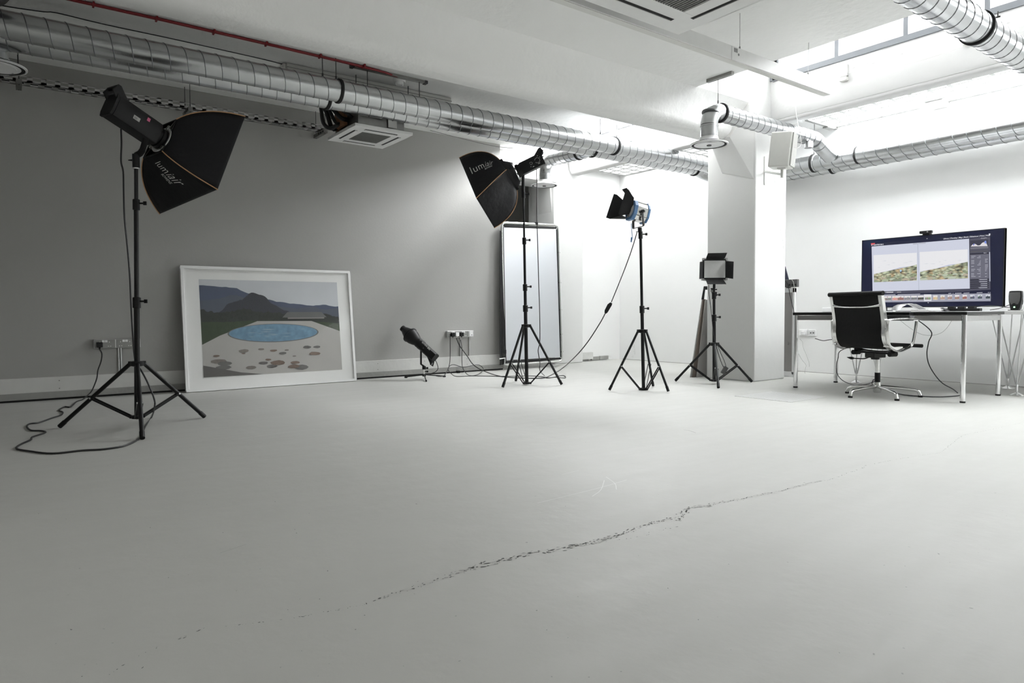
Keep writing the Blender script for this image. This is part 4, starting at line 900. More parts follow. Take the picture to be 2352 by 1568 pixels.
cable('power_cable', [at(1628, 654, d4_), at(1628.5, 675, d4_), at(1632, 700, d4_), at(1635, 730, d4_ - .03), at(1638, 760, d4_ - .03), at(1643, 785, d4_ - .03), at(1651, 815, d4_ - .02), at(1658, 835, d4_), at(1662, 843, d4_)], .0035, 'cable', 'black cable hanging from the LED panel to its power box')
cable('power_cable', [at(1648, 792, d4_), at(1656, 812, d4_), at(1664, 830, d4_), at(1669, 846, d4_)], .003, 'cable', 'thin black cable beside the power box of the LED panel')
m = MB().obox(at(1664, 850, d4_), X * .86 - Z * .5, X * .5 + Z * .86, N, .022, .040, .016); tag(m.build('power_box', 'darksteel', smooth=0, bevel=.004), 'dark power box hanging between the legs of the low stand', 'power supply')

cable('power_cable', [at(998, 823, dm - .06), at(1003, 833, dm - .06), at(1006, 845, dm - .05), at(1001, 853, dm), at(988, 858, dm + .02), fl(972, 862, zc), fl(960, 860, zc)], .004, 'cable', 'short black cable looping from the back of the small floor flash to the floor')
tag(MB().box((4.50, 7.20, 0), (4.54, 7.235, .03)).build('cable_clip', 'black', smooth=0, bevel=.003), 'tiny black clip on the floor below the socket strip by the small floor flash', 'clip')
# ================================================================== REFLECTOR PANEL
t = thing('reflector_panel', (5.8, 7.25, 0), 'tall white reflector panel in a tubular frame leaning at the end of the grey wall', 'reflector')
vp = 7.235
TL, TR, BR, BL = [on(x, y, 'v', v) for x, y, v in ((1152, 511, vp), (1281, 517, vp), (1291, 829, vp - .02), (1158, 838, vp - .02))]
def rr(pts, r, n=6):                            # round the corners of a closed outline
    out = []; k = len(pts)
    for i in range(k):
        a, b_, c = pts[i - 1], pts[i], pts[(i + 1) % k]; p, q = b_ + (a - b_).normalized() * r, b_ + (c - b_).normalized() * r
        for j in range(n + 1): s = j / n; out.append(p * (1 - s) ** 2 + b_ * (2 * s * (1 - s)) + q * s * s)
    return out
outl = rr([TL, TR, BR, BL], .07)
MB().tube(outl, .017, 12, closed=True).build('frame_tube', 'alu', t)
def ins(k): c = (TL + TR + BR + BL) / 4; return [p + (c - p).normalized() * k for p in (TL, TR, BR, BL)]
i1, i2 = ins(.045), ins(.068)
m = MB().prism(i2, V((0, .002, 0))); m.build('reflector_cloth', 'clothwhite', t, smooth=0)
for a, b_ in ((0, 1), (1, 2), (2, 3), (3, 0)):
    MB().tube([i1[a], i1[a].lerp(i1[b_], .5) + (i1[a] - ins(0)[a]) * .0, i1[b_]], (.013, .0045), 8, flat=(V((1, 0, 0)) if a in (1, 3) else V((0, 0, 1)))).build('elastic_edge', 'blackfab', t)
for k, p in enumerate((TL, TR, BR, BL)):
    MB().cyl(p + (i2[k] - p) * .15, i2[k], .006, seg=6).build('corner_cord', 'alub', t)
m = MB()
for s in (.2, .42, .62, .8, .93): 
    p = TR.lerp(BR, s); m.box((p.x - .025, p.y - .01, p.z - .006), (p.x + .018, p.y + .012, p.z + .006))
m.build('frame_clips', 'black', t, smooth=0)
p = TL.lerp(TR, .60); MB().box((p.x - .02, p.y - .02, p.z - .01), (p.x + .02, p.y - .005, p.z + .025)).build('joint_button', 'black', t, smooth=0)
t = thing('folded_reflector', (5.28, 7.2, 0), 'folded black cloth reflector standing on edge at the left side of the white reflector panel', 'reflector')
for k in range(4):
    a0, a1 = on(1148.5 + k * .5, 530, 'v', 7.21), None
    lo = [on(1148 + k * 4, 838 - k, 'v', 7.17), on(1151 + k * 4, 838 - k, 'v', 7.17)]; md = [on(1148 + k * 2.1, 690, 'v', 7.19), on(1150 + k * 2.1, 690, 'v', 7.19)]
    tp = [on(1148.2 + k * .3, 530, 'v', 7.21), on(1149.2 + k * .3, 530, 'v', 7.21)]
    MB().prism([lo[0], lo[1], md[1], tp[1], tp[0], md[0]], V((0, -.006, 0))).build('cloth_fold', 'blackfab' if k % 2 == 0 else 'black', t, smooth=0)
a = on(1147, 826, 'v', 7.16)
MB().tube([on(1147, 824, 'v', 7.15), on(1160, 822, 'v', 7.15), on(1159, 838, 'v', 7.15)], .008, 8).build('corner_tube', 'whiteplastic', t)
MB().box(tuple(on(1158, 812, 'v', 7.16)), (on(1163, 806, 'v', 7.16).x, 7.18, on(1163, 803, 'v', 7.16).z)).build('clamp', 'black', t, smooth=0)

for o_ in list(S.objects):
    if o_.parent is None and 'label' in o_ and 'group' not in o_:
        k_ = o_.name.split('.')[0]
        g_ = {'light_stand': 'black tripod light stands', 'softbox': 'black softboxes on stands', 'studio_flash': 'black studio flashes', 'socket_strip': 'steel socket strips on the grey wall', 'mains_plug': 'mains plugs in the socket strips'}.get(k_)
        if g_: o_['group'] = g_

# ================================================================== FRAMED PICTURE leaning on the wall
pb0, pb1 = V((1.355, 7.085, .004)), V((3.10, 7.085, .004))
lean = (V((0, 7.228, 1.232)) - V((0, 7.085, .004))); Hp = lean.length; eh = lean.normalized(); eu = V((1, 0, 0)); en = eu.cross(eh).normalized()
if en.y > 0: en = -en
Wp = 3.10 - 1.355
def PP(x, y, n=0): return pb0 + eu * x + eh * y + en * n      # metres across, up, out of the picture plane
t = thing('framed_picture', (2.2, 7.09, 0), 'large landscape picture in a white frame leaning against the grey wall', 'picture')
fw = .026; M['picframe'] = mat('white_lacquered_frame', (.88, .88, .87), .4)
M['glazing'] = M['glass'].copy()
for n_ in M['glazing'].node_tree.nodes:
    if n_.type == 'FRESNEL': n_.inputs[0].default_value = 1.2
def pbox(mb, x0, y0, x1, y1, n0, n1):
    P = [PP(x, y, n) for n in (n0, n1) for x, y in ((x0, y0), (x1, y0), (x1, y1), (x0, y1))]
    return mb.add(P, [(0, 3, 2, 1), (4, 5, 6, 7), (0, 1, 5, 4), (1, 2, 6, 5), (2, 3, 7, 6), (3, 0, 4, 7)])
m = MB(); pbox(m, 0, 0, Wp, fw, -.035, .006); pbox(m, 0, Hp - fw, Wp, Hp, -.035, .006); pbox(m, 0, fw, fw, Hp - fw, -.035, .006); pbox(m, Wp - fw, fw, Wp, Hp - fw, -.035, .006)
m.build('frame', 'picframe', t, smooth=0, bevel=.003)
m = MB(); pbox(m, fw, fw, Wp - fw, Hp - fw, -.022, -.012); tag(m.build('mount_board', mat('off_white_mount', (.88, .88, .865), .8, noise=.01), t, smooth=0), 'white mount board')
ix0, ix1, iy0, iy1 = .165, Wp - .155, .135, Hp - .13
def art_mat(name, c0, c1, scale=6, noise=.2):
    return mat(name, tuple((a + b_) / 2 for a, b_ in zip(c0, c1)), .7, noise=noise, nscale=scale)
A_ = t; an = [-.0115]
art = MB(); mats = []; 
def layer(pts, col, noise=.08, sc_=10):
    an[0] += .00012; mats.append(mat('print_ink_%d' % len(mats), col, .7, noise=noise, nscale=sc_)); art.mi(len(mats) - 1)
    P = [PP(ix0 + (ix1 - ix0) * x, iy0 + (iy1 - iy0) * y, an[0]) for x, y in pts]; art.add(P, [tuple(range(len(P)))])
layer([(0, 0), (1, 0), (1, 1), (0, 1)], (.60, .62, .65), .10, 3)                      # pale hazy sky
rnd = random.Random(3)
def ridge(ys, amp, x0=0, x1=1, n=40):
    out = []
    for i in range(n + 1):
        x = i / n; k = x * (len(ys) - 1); j = min(int(k), len(ys) - 2); f = k - j; f = f * f * (3 - 2 * f); y = ys[j] * (1 - f) + ys[j + 1] * f; out.append((x0 + (x1 - x0) * x, y + rnd.uniform(-amp, amp)))
    return out
layer([(0, .55)] + ridge([.94, .93, .92, .86, .80, .77, .75, .73, .74, .72], .004) + [(1, .55)], (.085, .105, .165))     # far blue hills
layer([(0, .55)] + ridge([.78, .80, .84, .80, .74, .72, .70, .72, .69, .70], .005) + [(1, .55)], (.10, .115, .15))
layer([(.05, .55)] + ridge([.66, .76, .79, .87, .84, .74, .68, .64], .004, .12, .66) + [(.72, .55)], (.055, .058, .07))
layer([(0, .42)] + ridge([.69, .66, .67, .70, .66, .66, .64, .63, .61, .64, .60], .012, n=80) + [(1, .42)], (.045, .050, .045), .4, 40)   # dark treeline
layer([(0, 0)] + ridge([.56, .56, .57, .57, .56, .55, .53], .003) + [(1, 0)], (.055, .075, .045), .3, 14)                    # grass
layer([(0, .33), (.12, .42), (.38, .565), (.78, .56), (1, .44), (1, 0), (0, 0)], (.46, .45, .43), .08, 5)     # pale ground
pool = [(.17 + 0, .365)] + [(.5 + .34 * math.cos(a), .43 + .105 * math.sin(a) + .03 * math.cos(2 * a)) for a in [PI - 2 * PI * i / 36 for i in range(36)]]
layer([(.5 + .33 * math.cos(2 * PI * i / 40), .435 + .10 * math.sin(2 * PI * i / 40)) for i in range(40)], (.17, .17, .165), .1)
layer([(.5 + .32 * math.cos(2 * PI * i / 40), .437 + .093 * math.sin(2 * PI * i / 40)) for i in range(40)], (.17, .30, .42), .35, 22)   # blue lake
for k in range(16):
    x, y = .5 + rnd.uniform(-.22, .22), .437 + rnd.uniform(-.05, .05); l = rnd.uniform(.02, .06); layer([(x - l, y), (x, y + .0025), (x + l, y), (x, y - .002)], (.34, .45, .52))
for k in range(22):                            # scattered plain stones and their shade on the near bank
    x, y = rnd.uniform(.04, .96), rnd.uniform(.03, .28); r = rnd.uniform(.012, .045) * (1.4 - y * 2)
    c = rnd.choice(((.16, .155, .15), (.22, .20, .18), (.10, .10, .10), (.20, .15, .12)))
    layer([(x + r * (1 + .2 * rnd.random()) * math.cos(2 * PI * i / 9), y + .55 * r * math.sin(2 * PI * i / 9) * rnd.uniform(.8, 1.1)) for i in range(9)], c, .3, 30)
layer([(.56, .60), (.60, .66), (.86, .66), (.90, .60)], (.16, .16, .16), .2); layer([(.60, .585), (.60, .60), (.88, .60), (.88, .585)], (.26, .25, .24))
layer([(0, 0), (0, .12), (.25, .03), (.4, 0)], (.13, .125, .12), .1)
art.build('print', mats, A_, smooth=0)
m = MB(); pbox(m, fw, fw, Wp - fw, Hp - fw, -.004, -.002); m.build('glazing', 'glazing', t, smooth=0)

# ================================================================== CHROME DESK
u0, u1, v0, v1 = 6.17, 6.99, 2.185, 3.69
t = thing('desk', ((u0 + u1) / 2, (v0 + v1) / 2, 0), 'black topped desk with round chrome legs behind the office chair', 'desk')
MB().box((u0 + .005, v0, .712), (u1, v1, .738)).build('table_top', 'glass_black', t, smooth=0, bevel=.002)
MB().box((u0 + .01, v0 + .01, .738), (u1 - .005, v1 - .01, .741)).build('top_surface', 'whiteplastic', t, smooth=0)
rl = .0195; L4 = [(u0 + .025, v0 + .025), (u0 + .025, v1 - .025), (u1 - .03, v0 + .025), (u1 - .03, v1 - .025)]
for (a, b_) in L4:
    lg = MB().cyl((a, b_, .012), (a, b_, .712), rl, seg=20).build('leg', 'chrome', t); MB().cyl((a, b_, 0), (a, b_, .014), rl + .001, seg=20).build('rubber_foot', 'black', lg)
for (p, q) in ((0, 1), (2, 3)): MB().box((L4[p][0] - .011, L4[p][1] + rl, .664), (L4[p][0] + .011, L4[q][1] - rl, .708)).build('rail', 'chrome', t, smooth=0, bevel=.002)
for (p, q) in ((0, 2), (1, 3)): MB().box((L4[p][0] + rl, L4[p][1] - .011, .664), (L4[q][0] - rl, L4[q][1] + .011, .708)).build('side_rail', 'alub', t, smooth=0, bevel=.002)

# white desk on rod trestles against the wall
w0_, w1_ = 7.0, 7.72
t = thing('desk', (7.36, 2.7, 0), 'long white desk on thin steel rod trestles against the back wall', 'desk')
MB().box((w0_, 1.0, .712), (w1_, 3.62, .745)).build('table_top', 'whiteplastic', t, smooth=0, bevel=.002)
def trestle(cx_, cy_, spread=.15, up_z=.712, lean_=(0, 0)):
    m = MB(); o = V((cx_, cy_, 0)); m.lathe([(0, .055), (.006, .055), (.012, .045), (.03, .014)], o, (0, 0, 1), 24); ft_ = m.build('foot_disc', 'alu', t)
    m = MB().cyl(o + V((0, 0, .025)), o + V((0, 0, .16)), .009, seg=10); m.build('spindle', 'chrome', t)
    for k, (a, b_) in enumerate(((-1, -.3), (1, -.6), (0, 1))):
        MB().cyl(o + V((.010 * a, .010 * b_, .10)), o + V((spread * a * .55 + lean_[0], spread * b_ + lean_[1], up_z)), .0055, seg=8).build('rod', 'alub', t)
for cx_, cy_ in ((7.06, 2.10), (7.06, 3.50), (7.64, 3.56), (7.62, 2.34)): trestle(cx_, cy_)

# ================================================================== MONITOR
um = 7.2
t = thing('monitor', (um, 2.9, .745), 'very large flat screen showing photo editing software on the desk', 'monitor')
vL, vR, zb, zt = 3.531, 2.262, .782, 1.487
MB().box((um, vR, zb), (um + .045, vL, zt)).build('casing', 'navy', t, smooth=0, bevel=.003)
MB().mi(0).box((um - .001, vR, zb), (um + .046, vR + .006, zt)).box((um - .001, vL - .006, zb), (um + .046, vL, zt)).box((um - .001, vR, zt - .006), (um + .046, vL, zt)).box((um - .001, vR, zb), (um + .046, vL, zb + .008)).build('bezel_edge', 'black', t, smooth=0)
for vv in (2.5, 3.3): MB().box((um - .06, vv - .035, .745), (um + .12, vv + .035, .753)).box((um + .005, vv - .02, .75), (um + .035, vv + .02, .80)).build('stand_foot', 'black', t, smooth=0, bevel=.002)
EM = {}
def em(col, s=1.0):
    k = (col, s)
    if k not in EM:
        m_ = mat('screen_light_%d' % len(EM), (0.01, 0.01, .01), .25, noise=0, emit=col, estr=s * .74); EM[k] = m_
    return EM[k]
scr = MB(); smats = []; sn = [0]
def smi(col, s=1.0):
    m_ = em(col, s)
    if m_ not in smats: smats.append(m_)
    scr.mi(smats.index(m_))
def zp(zx, zy): return on(1960 + zx / 6, 510 + zy / 6, 'u', um - .0015 - .00006 * sn[0])
def sq(pts, col, s=1.0):
    sn[0] += 1; smi(col, s); P = [zp(*p) for p in pts]; scr.add(P, [tuple(range(len(P)))])
def lerp2(a, b_, t_): return (a[0] + (b_[0] - a[0]) * t_, a[1] + (b_[1] - a[1]) * t_)
sq([(238, 292), (1890, 160), (1893, 1100), (262, 1112)], (.012, .014, .045))
sq([(252, 335), (1595, 228), (1605, 915), (265, 957)], (.74, .77, .90))
sq([(1600, 226), (1885, 203), (1890, 930), (1607, 945)], (.10, .10, .14))
sq([(265, 958), (1605, 918), (1607, 955), (265, 992)], (.08, .08, .12))
sq([(264, 1010), (1892, 980), (1893, 1088), (264, 1106)], (.42, .43, .52))
sq([(887, 292), (892, 292), (905, 935), (900, 935)], (.45, .50, .60))
for a, b_ in (((822, 295), (885, 291)), ((895, 288), (998, 281))): sq([a, b_, (b_[0], b_[1] + 12), (a[0], a[1] + 12)], (.50, .52, .60))
def moss():
    m_ = bpy.data.materials.new('screen_moss'); m_.use_nodes = True; nt = m_.node_tree; b = nt.nodes['Principled BSDF']; b.inputs['Base Color'].default_value = (.01, .01, .01, 1); b.inputs['Roughness'].default_value = .25
    tc = nt.nodes.new('ShaderNodeTexCoord'); mp = nt.nodes.new('ShaderNodeMapping'); mp.inputs['Scale'].default_value = (1, 26, 62); mp.inputs['Rotation'].default_value = (.12, 0, 0)
    vo = nt.nodes.new('ShaderNodeTexVoronoi'); vo.inputs['Scale'].default_value = 1; nz = nt.nodes.new('ShaderNodeTexNoise'); nz.inputs['Scale'].default_value = 14; nz.inputs['Detail'].default_value = 4
    r1 = nt.nodes.new('ShaderNodeValToRGB'); r1.color_ramp.elements[0].position = .10; r1.color_ramp.elements[0].color = (.70, .76, .56, 1); r1.color_ramp.elements[1].position = .92; r1.color_ramp.elements[1].color = (.05, .06, .05, 1)
    e = r1.color_ramp.elements.new(.55); e.color = (.34, .37, .25, 1)
    r2 = nt.nodes.new('ShaderNodeValToRGB'); r2.color_ramp.elements[0].position = .45; r2.color_ramp.elements[0].color = (1, 1, 1, 1); r2.color_ramp.elements[1].position = .62; r2.color_ramp.elements[1].color = (1.0, .72, .60, 1)
    mx = nt.nodes.new('ShaderNodeMixRGB'); mx.blend_type = 'MULTIPLY'; mx.inputs[0].default_value = 1
    nt.links.new(tc.outputs['Object'], mp.inputs[0]); nt.links.new(mp.outputs[0], vo.inputs['Vector']); nt.links.new(tc.outputs['Object'], nz.inputs['Vector'])
    nt.links.new(vo.outputs['Distance'], r1.inputs[0]); nt.links.new(nz.outputs['Fac'], r2.inputs[0]); nt.links.new(r1.outputs[0], mx.inputs[1]); nt.links.new(r2.outputs[0], mx.inputs[2])
    nt.links.new(mx.outputs[0], b.inputs['Emission Color']); b.inputs['Emission Strength'].default_value = .9; return m_
EM[('moss', 1)] = moss(); EM[('moss', 1.0)] = EM[('moss', 1)]
def landscape(c, n_, walker):                   # c: four corners, hill photograph shown twice on the screen
    TLc, TRc, BRc, BLc = c
    def q(x, y): return lerp2(lerp2(TLc, TRc, x), lerp2(BLc, BRc, x), y)
    sq([q(0, 0), q(1, 0), q(1, 1), q(0, 1)], (.97, .97, 1))
    for k in range(7): x, y = rnd.uniform(.05, .85), rnd.uniform(.2, .55); l = rnd.uniform(.03, .09); sq([q(x, y), q(x + l, y - .012), q(x + l * 1.5, y), q(x + l, y + .01)], (.80, .82, .88))
    sq([q(0, .69), q(.35, .60), q(.6, .50), q(.8, .48), q(1, .50), q(1, 1), q(0, 1)], (.62, .66, .86))
    top = [q(x / 12, .70 - .27 * (x / 12) + rnd.uniform(-.006, .006)) for x in range(13)]
    sq(top + [q(1, 1), q(0, 1)], 'moss')
    for k in range(int(n_ * .62), n_):                          # cushions of moss growing towards the viewer
        t_ = (k / n_) ** .7; x = rnd.uniform(.02, .98); yt = .70 - .27 * x; y = yt + (1 - yt) * (.35 + .62 * (k / n_ - .62) / .38) ; r = .02 + .075 * ((k / n_ - .62) / .38); 
        if y > .985: y = .985
        col = rnd.choice(((.36, .42, .26), (.50, .56, .40), (.28, .32, .22), (.55, .48, .36), (.42, .38, .30), (.60, .66, .52)))
        pts = []
        for i in range(9):
            a = 2 * PI * i / 9; X_, Y_ = x + r * math.cos(a), y + r * .62 * math.sin(a); pts.append(q(min(max(X_, 0), 1), min(max(Y_, .0), 1)))
        sq(pts, col)
        sq([q(min(max(x + r * .8 * math.cos(a), 0), 1), min(y + r * .62 + r * .18 * math.sin(a), 1)) for a in (0, PI / 2, PI, 3 * PI / 2)], (.07, .09, .11))
    if walker: sq([q(.60, .60), q(.64, .585), q(.65, .64), q(.61, .66)], (.45, .70, .95)); sq([q(.612, .66), q(.64, .65), q(.635, .70), q(.615, .71)], (.05, .06, .10))
landscape([(278, 455), (874, 421), (878, 803), (285, 828)], 80, True)
landscape([(914, 412), (1575, 374), (1580, 773), (920, 802)], 80, False)
sq([(1612, 256), (1855, 238), (1857, 325), (1615, 338)], (.05, .05, .08))
sq([(1618, 336), (1640, 310), (1665, 295), (1690, 305), (1715, 322), (1745, 318), (1775, 285), (1800, 275), (1830, 285), (1848, 322), (1850, 330)], (.85, .82, .85)); sq([(1645, 315), (1663, 292), (1672, 300), (1660, 322)], (.2, .25, .7)); sq([(1805, 262), (1830, 255), (1836, 290), (1812, 296)], (.25, .35, .9))
for (y0, y1, c) in ((345, 362, .45), (366, 374, .30), (392, 414, .22)): sq([(1612, y0 + 6), (1860, y0 - 8), (1860, y1 - 8), (1612, y1 + 6)], (c * .5, c * .5, c * .6))
sq([(1608, 432), (1868, 420), (1870, 436), (1608, 448)], (.03, .03, .05)); sq([(1608, 450), (1866, 438), (1868, 770), (1612, 782)], (.17, .17, .22))
sq([(1872, 412), (1884, 411), (1889, 815), (1877, 816)], (.65, .68, .80))
for y in (786, 815, 843, 870, 898): sq([(1610, y + 4), (1868, y - 6), (1868, y + 12), (1610, y + 22)], (.04, .04, .06)); sq([(1745 + rnd.uniform(-30, 30), y + 2), (1845, y - 2), (1845, y + 6), (1745, y + 10)], (.65, .66, .75))
for k in range(15):
    y = 468 + k * 20
    for (xa, xb) in ((1625, 1625 + rnd.uniform(30, 60)), (1700 + rnd.uniform(0, 50), 1755), (1815, 1815 + rnd.uniform(10, 40))):
        if rnd.random() < .8: sq([(xa, y), (xb, y - 2), (xb, y + 3), (xa, y + 5)], (.70, .71, .80))
for x, w, c in ((320, 70, .3), (410, 70, .4), (455, 90, .8), (520, 30, .8), (600, 60, .35)): sq([(x, 967 - x * .012), (x + w, 965 - x * .012), (x + w, 976 - x * .012), (x, 978 - x * .012)], (c, c, c * 1.05))
for x, w in ((345, 12), (365, 12), (385, 12), (420, 160), (610, 310), (1310, 40), (1370, 10), (1400, 90), (1520, 80), (1700, 80), (1855, 14), (1880, 10)): sq([(x, 1003 - (x - 300) * .024), (x + w, 1001 - (x + w - 300) * .024), (x + w, 1008 - (x + w - 300) * .024), (x, 1010 - (x - 300) * .024)], (.72, .73, .82))
TH = [(300, .5), (370, .5), (440, .6), (535, .9), (612, .25), (702, .5), (795, .4), (888, .3), (985, .2), (1100, .8), (1200, .6), (1300, .4), (1400, .3), (1505, .3), (1610, .2), (1715, .2), (1825, .1)]
for k, (x, w) in enumerate(TH):
    wd_ = 82 if k < 9 else 60; y = 1022 - (x - 300) * .016; hgt_ = 62
    if k == 8: sq([(x - 12, y - 16), (x + 90, y - 17), (x + 92, y + 74), (x - 12, y + 76)], (.92, .93, 1))
    x1_ = min(x + wd_, 1888)
    sq([(x, y), (x1_, y - 1), (x1_, y + hgt_ - 1), (x, y + hgt_)], (.93, .90, .90) if k < 14 else (.80, .83, .88))
    c = [(.30, .28, .26), (.65, .5, .4), (.3, .3, .3), (.75, .42, .38), (.35, .18, .16), (.30, .28, .30), (.25, .25, .27), (.10, .09, .09), (.32, .38, .28), (.75, .55, .35), (.55, .38, .32), (.42, .30, .28), (.40, .26, .22), (.40, .2, .14), (.12, .14, .18), (.10, .12, .16), (.05, .07, .09)][k]
    sq([(x, y + 26), (x1_, y + 22), (x1_, y + hgt_ - 6), (x, y + hgt_ - 4)], c)
    for _ in range(4): xx, yy = x + rnd.uniform(4, wd_ * .7), y + rnd.uniform(8, hgt_ - 16); xr = min(xx + 14, 1888); sq([(xx, yy), (xr, yy), (xr, yy + 9), (xx, yy + 9)], tuple(min(1, a * rnd.uniform(.4, 1.9)) for a in c))
sq([(244, 290), (298, 286), (297, 299), (268, 312), (244, 314)], (.85, .12, .14))
sq([(1866, 158), (1888, 156), (1888, 178), (1866, 180)], (.85, .87, .95)); sq([(1008, 224), (1024, 222), (1024, 229), (1008, 231)], (.8, .8, .9)); sq([(1024, 1107), (1040, 1106), (1040, 1113), (1024, 1114)], (.8, .8, .9))
smi((.92, .93, 1), 1.0); sn[0] += 2
def stext(body, zx0, zy0, zx1, zy1, stretch=1.0, **k):
    a, b_ = zp(zx0, zy0), zp(zx1, zy1); plane_text(scr, body, a, b_, V((0, 0, 1)), stretch, **k)
stext('Library | Develop | Map | Book | Slideshow | Print | Web', 1242, 238, 1884, 190, 1.15, bold=.015)
stext('LIGHTROOM 5', 278, 322, 415, 313, 1.15, bold=.03); stext('Lr', 248, 322, 270, 320, 1.0, bold=.03)
stext('Histogram', 1758, 226, 1838, 220, 1.0); stext('Basic', 1798, 430, 1835, 428, 1.0)
o = scr.build('screen', smats, t, smooth=0); tag(o, 'lit screen with two hillside photographs side by side')

t = thing('webcam', (um + .02, 2.86, zt), 'small black webcam clipped on top of the large screen', 'webcam')
c = on(2127, 538, 'u', um - .01)
MB().box((um - .03, c.y - .055, zt + .012), (um + .01, c.y + .055, zt + .038)).build('camera_body', 'black', t, smooth=0, bevel=.006)
MB().box((um - .012, c.y - .03, zt + .0), (um + .05, c.y + .03, zt + .014)).build('clip', 'black', t, smooth=0)
MB().cyl((um - .031, c.y - .02, zt + .025), (um - .028, c.y - .02, zt + .025), .007, seg=12).build('lens', 'alub', t)

# desk speaker
t = thing('desk_speaker', (7.08, 2.14, .745), 'small black desk speaker with a green light right of the large screen', 'loudspeaker')
cs = on(2331, 712, 'u', 7.08)
def spk(z, hw_): return [(7.08 - d_, cs.y + s_, z) for d_, s_ in ((.0, -hw_), (.010, -hw_ * .6), (.014, 0), (.010, hw_ * .6), (0, hw_), (-.07, hw_ * .8), (-.07, -hw_ * .8))]
lv = [(.757, .034), (.785, .040), (.83, .048), (.87, .050), (.90, .048), (.915, .045), (.918, .03)]
m = MB(); n = 7; 
for z, h_ in lv: m.v += [V(p) for p in spk(z, h_)]
for i in range(len(lv) - 1):
    for j in range(n): m.f.append((i * n + j, i * n + (j + 1) % n, (i + 1) * n + (j + 1) % n, (i + 1) * n + j)); m.m.append(0)
m.f += [tuple(range(n))[::-1], tuple(range((len(lv) - 1) * n, len(lv) * n))]; m.m += [0, 0]
m.build('cabinet', 'black', t, smooth=50, bevel=.002)
m = MB(); P = []
for z, h_ in ((.800, .026), (.83, .038), (.87, .042), (.905, .040)): P += [(7.08 - .0165 + .001, cs.y - h_, z), (7.08 - .0195, cs.y, z), (7.08 - .0155, cs.y + h_, z)]
m.add(P, [(i * 3 + j, i * 3 + j + 1, i * 3 + j + 4, i * 3 + j + 3) for i in range(3) for j in range(2)]); m.build('front_mesh', 'meshgrey', t, smooth=60)
MB().box((7.05, cs.y - .045, .7455), (7.13, cs.y + .045, .752)).box((7.065, cs.y - .03, .752), (7.12, cs.y + .03, .76)).build('foot', 'black', t, smooth=0, bevel=.003)
MB().cyl((7.062, cs.y, .775), (7.066, cs.y, .775), .006, seg=12).build('power_light', 'greenled', t)
MB().cyl((7.055, cs.y, .797), (7.07, cs.y, .797), .013, seg=16).build('volume_knob', 'black', t)
cable('speaker_cable', [(7.10, cs.y + .04, .80), (7.12, cs.y + .10, .775), (7.15, cs.y + .16, .76), (7.18, cs.y + .22, .752)], .003, 'cable', 'black cable from the desk speaker to the large screen')
cable('speaker_cable', [on(2343, 683, 'u', 7.12), on(2348, 684, 'u', 7.12), on(2349.5, 690, 'u', 7.12), on(2349, 696, 'u', 7.12), on(2348.5, 699, 'u', 7.12)], .003, 'cable', 'short black cable hanging right of the desk speaker')
t = thing('extension_block', (7.14, 1.99, .745), 'white extension block on the white desk right of the desk speaker', 'power strip')
MB().box((7.13, 1.80, .7455), (7.19, 2.09, .785)).build('casing', 'whiteplastic', t, smooth=0, bevel=.004)
for k in range(3): MB().box((7.1285, 2.03 - k * .08, .758), (7.13, 2.045 - k * .08, .772)).build('socket_hole', 'slot', t, smooth=0)

# things on the desk top
zt2 = .741
pts = [on(x, y, 'u', 6.42) for x, y in ((2047, 712), (2052, 705), (2062, 700), (2074, 698.5), (2086, 700), (2098, 706), (2109, 712))]
t = thing('desk_lamp', (6.42, 3.0, zt2), 'low arched silver desk lamp beside the mouse on the black desk', 'lamp')
m = MB(); n = len(pts); off = V((.10, -.03, 0)); P = []
for p in pts: p.z = max(p.z, zt2 + .002)
tk = V((0, 0, .006))
m.add(pts + [p + off for p in pts] + [p + tk for p in pts] + [p + off + tk for p in pts],
      [(i, i + 1, n + i + 1, n + i) for i in range(n - 1)] + [(2 * n + i, 3 * n + i, 3 * n + i + 1, 2 * n + i + 1) for i in range(n - 1)] + [(i, 2 * n + i, 2 * n + i + 1, i + 1) for i in range(n - 1)] + [(n + i, n + i + 1, 3 * n + i + 1, 3 * n + i) for i in range(n - 1)] + [(0, n, 3 * n, 2 * n), (n - 1, 3 * n - 1, 4 * n - 1, 2 * n - 1)])
m.build('arch', 'alub', t, smooth=50)
m = MB(); a_, b_ = pts[4] + V((.0, 0, .0085)), pts[6] + V((0, 0, .0085)); m.add([a_ + off * .12, b_ + off * .12 - V((0, 0, .0)), b_ + off * .88, a_ + off * .88, ], [(0, 1, 2, 3)]); m.build('grey_pad', 'meshgrey', t, smooth=0, solid=.002)
t = tag(MB().sphere(on(2146, 711.5, 'u', 6.5) * 1.0 + V((0, 0, .004)), .05, 8, (.55, 1.0, .30)).build('computer_mouse', 'whiteplastic'), 'white computer mouse on the black desk in front of the large screen', 'mouse')
t.location.z = zt2
c = on(2130, 706, 'u', 6.75); tag(MB().box((6.70, c.y - .10, .7415), (6.80, c.y + .12, .757)).build('notebook', 'greyboard', smooth=0, bevel=.003), 'grey notebook lying on the desk behind the white mouse', 'notebook')
c = on(1912, 705, 'u', 6.6); tag(MB().box((6.55, 3.46, .7415), (6.68, 3.60, .785)).build('white_box', 'whiteplastic', smooth=0, bevel=.006), 'small white box at the left end of the black desk', 'box')
t = thing('power_strip', (6.85, 2.45, zt2), 'black power strip with cables at the right rear of the black desk', 'power strip')
MB().box((6.86, 2.33, .7415), (6.92, 2.62, .768)).build('casing', 'black', t, smooth=0, bevel=.004)
for k in range(3): MB().box((6.845, 2.37 + k * .08, .765), (6.90, 2.42 + k * .08, .785)).build('plug', 'black', t, smooth=0, bevel=.003)
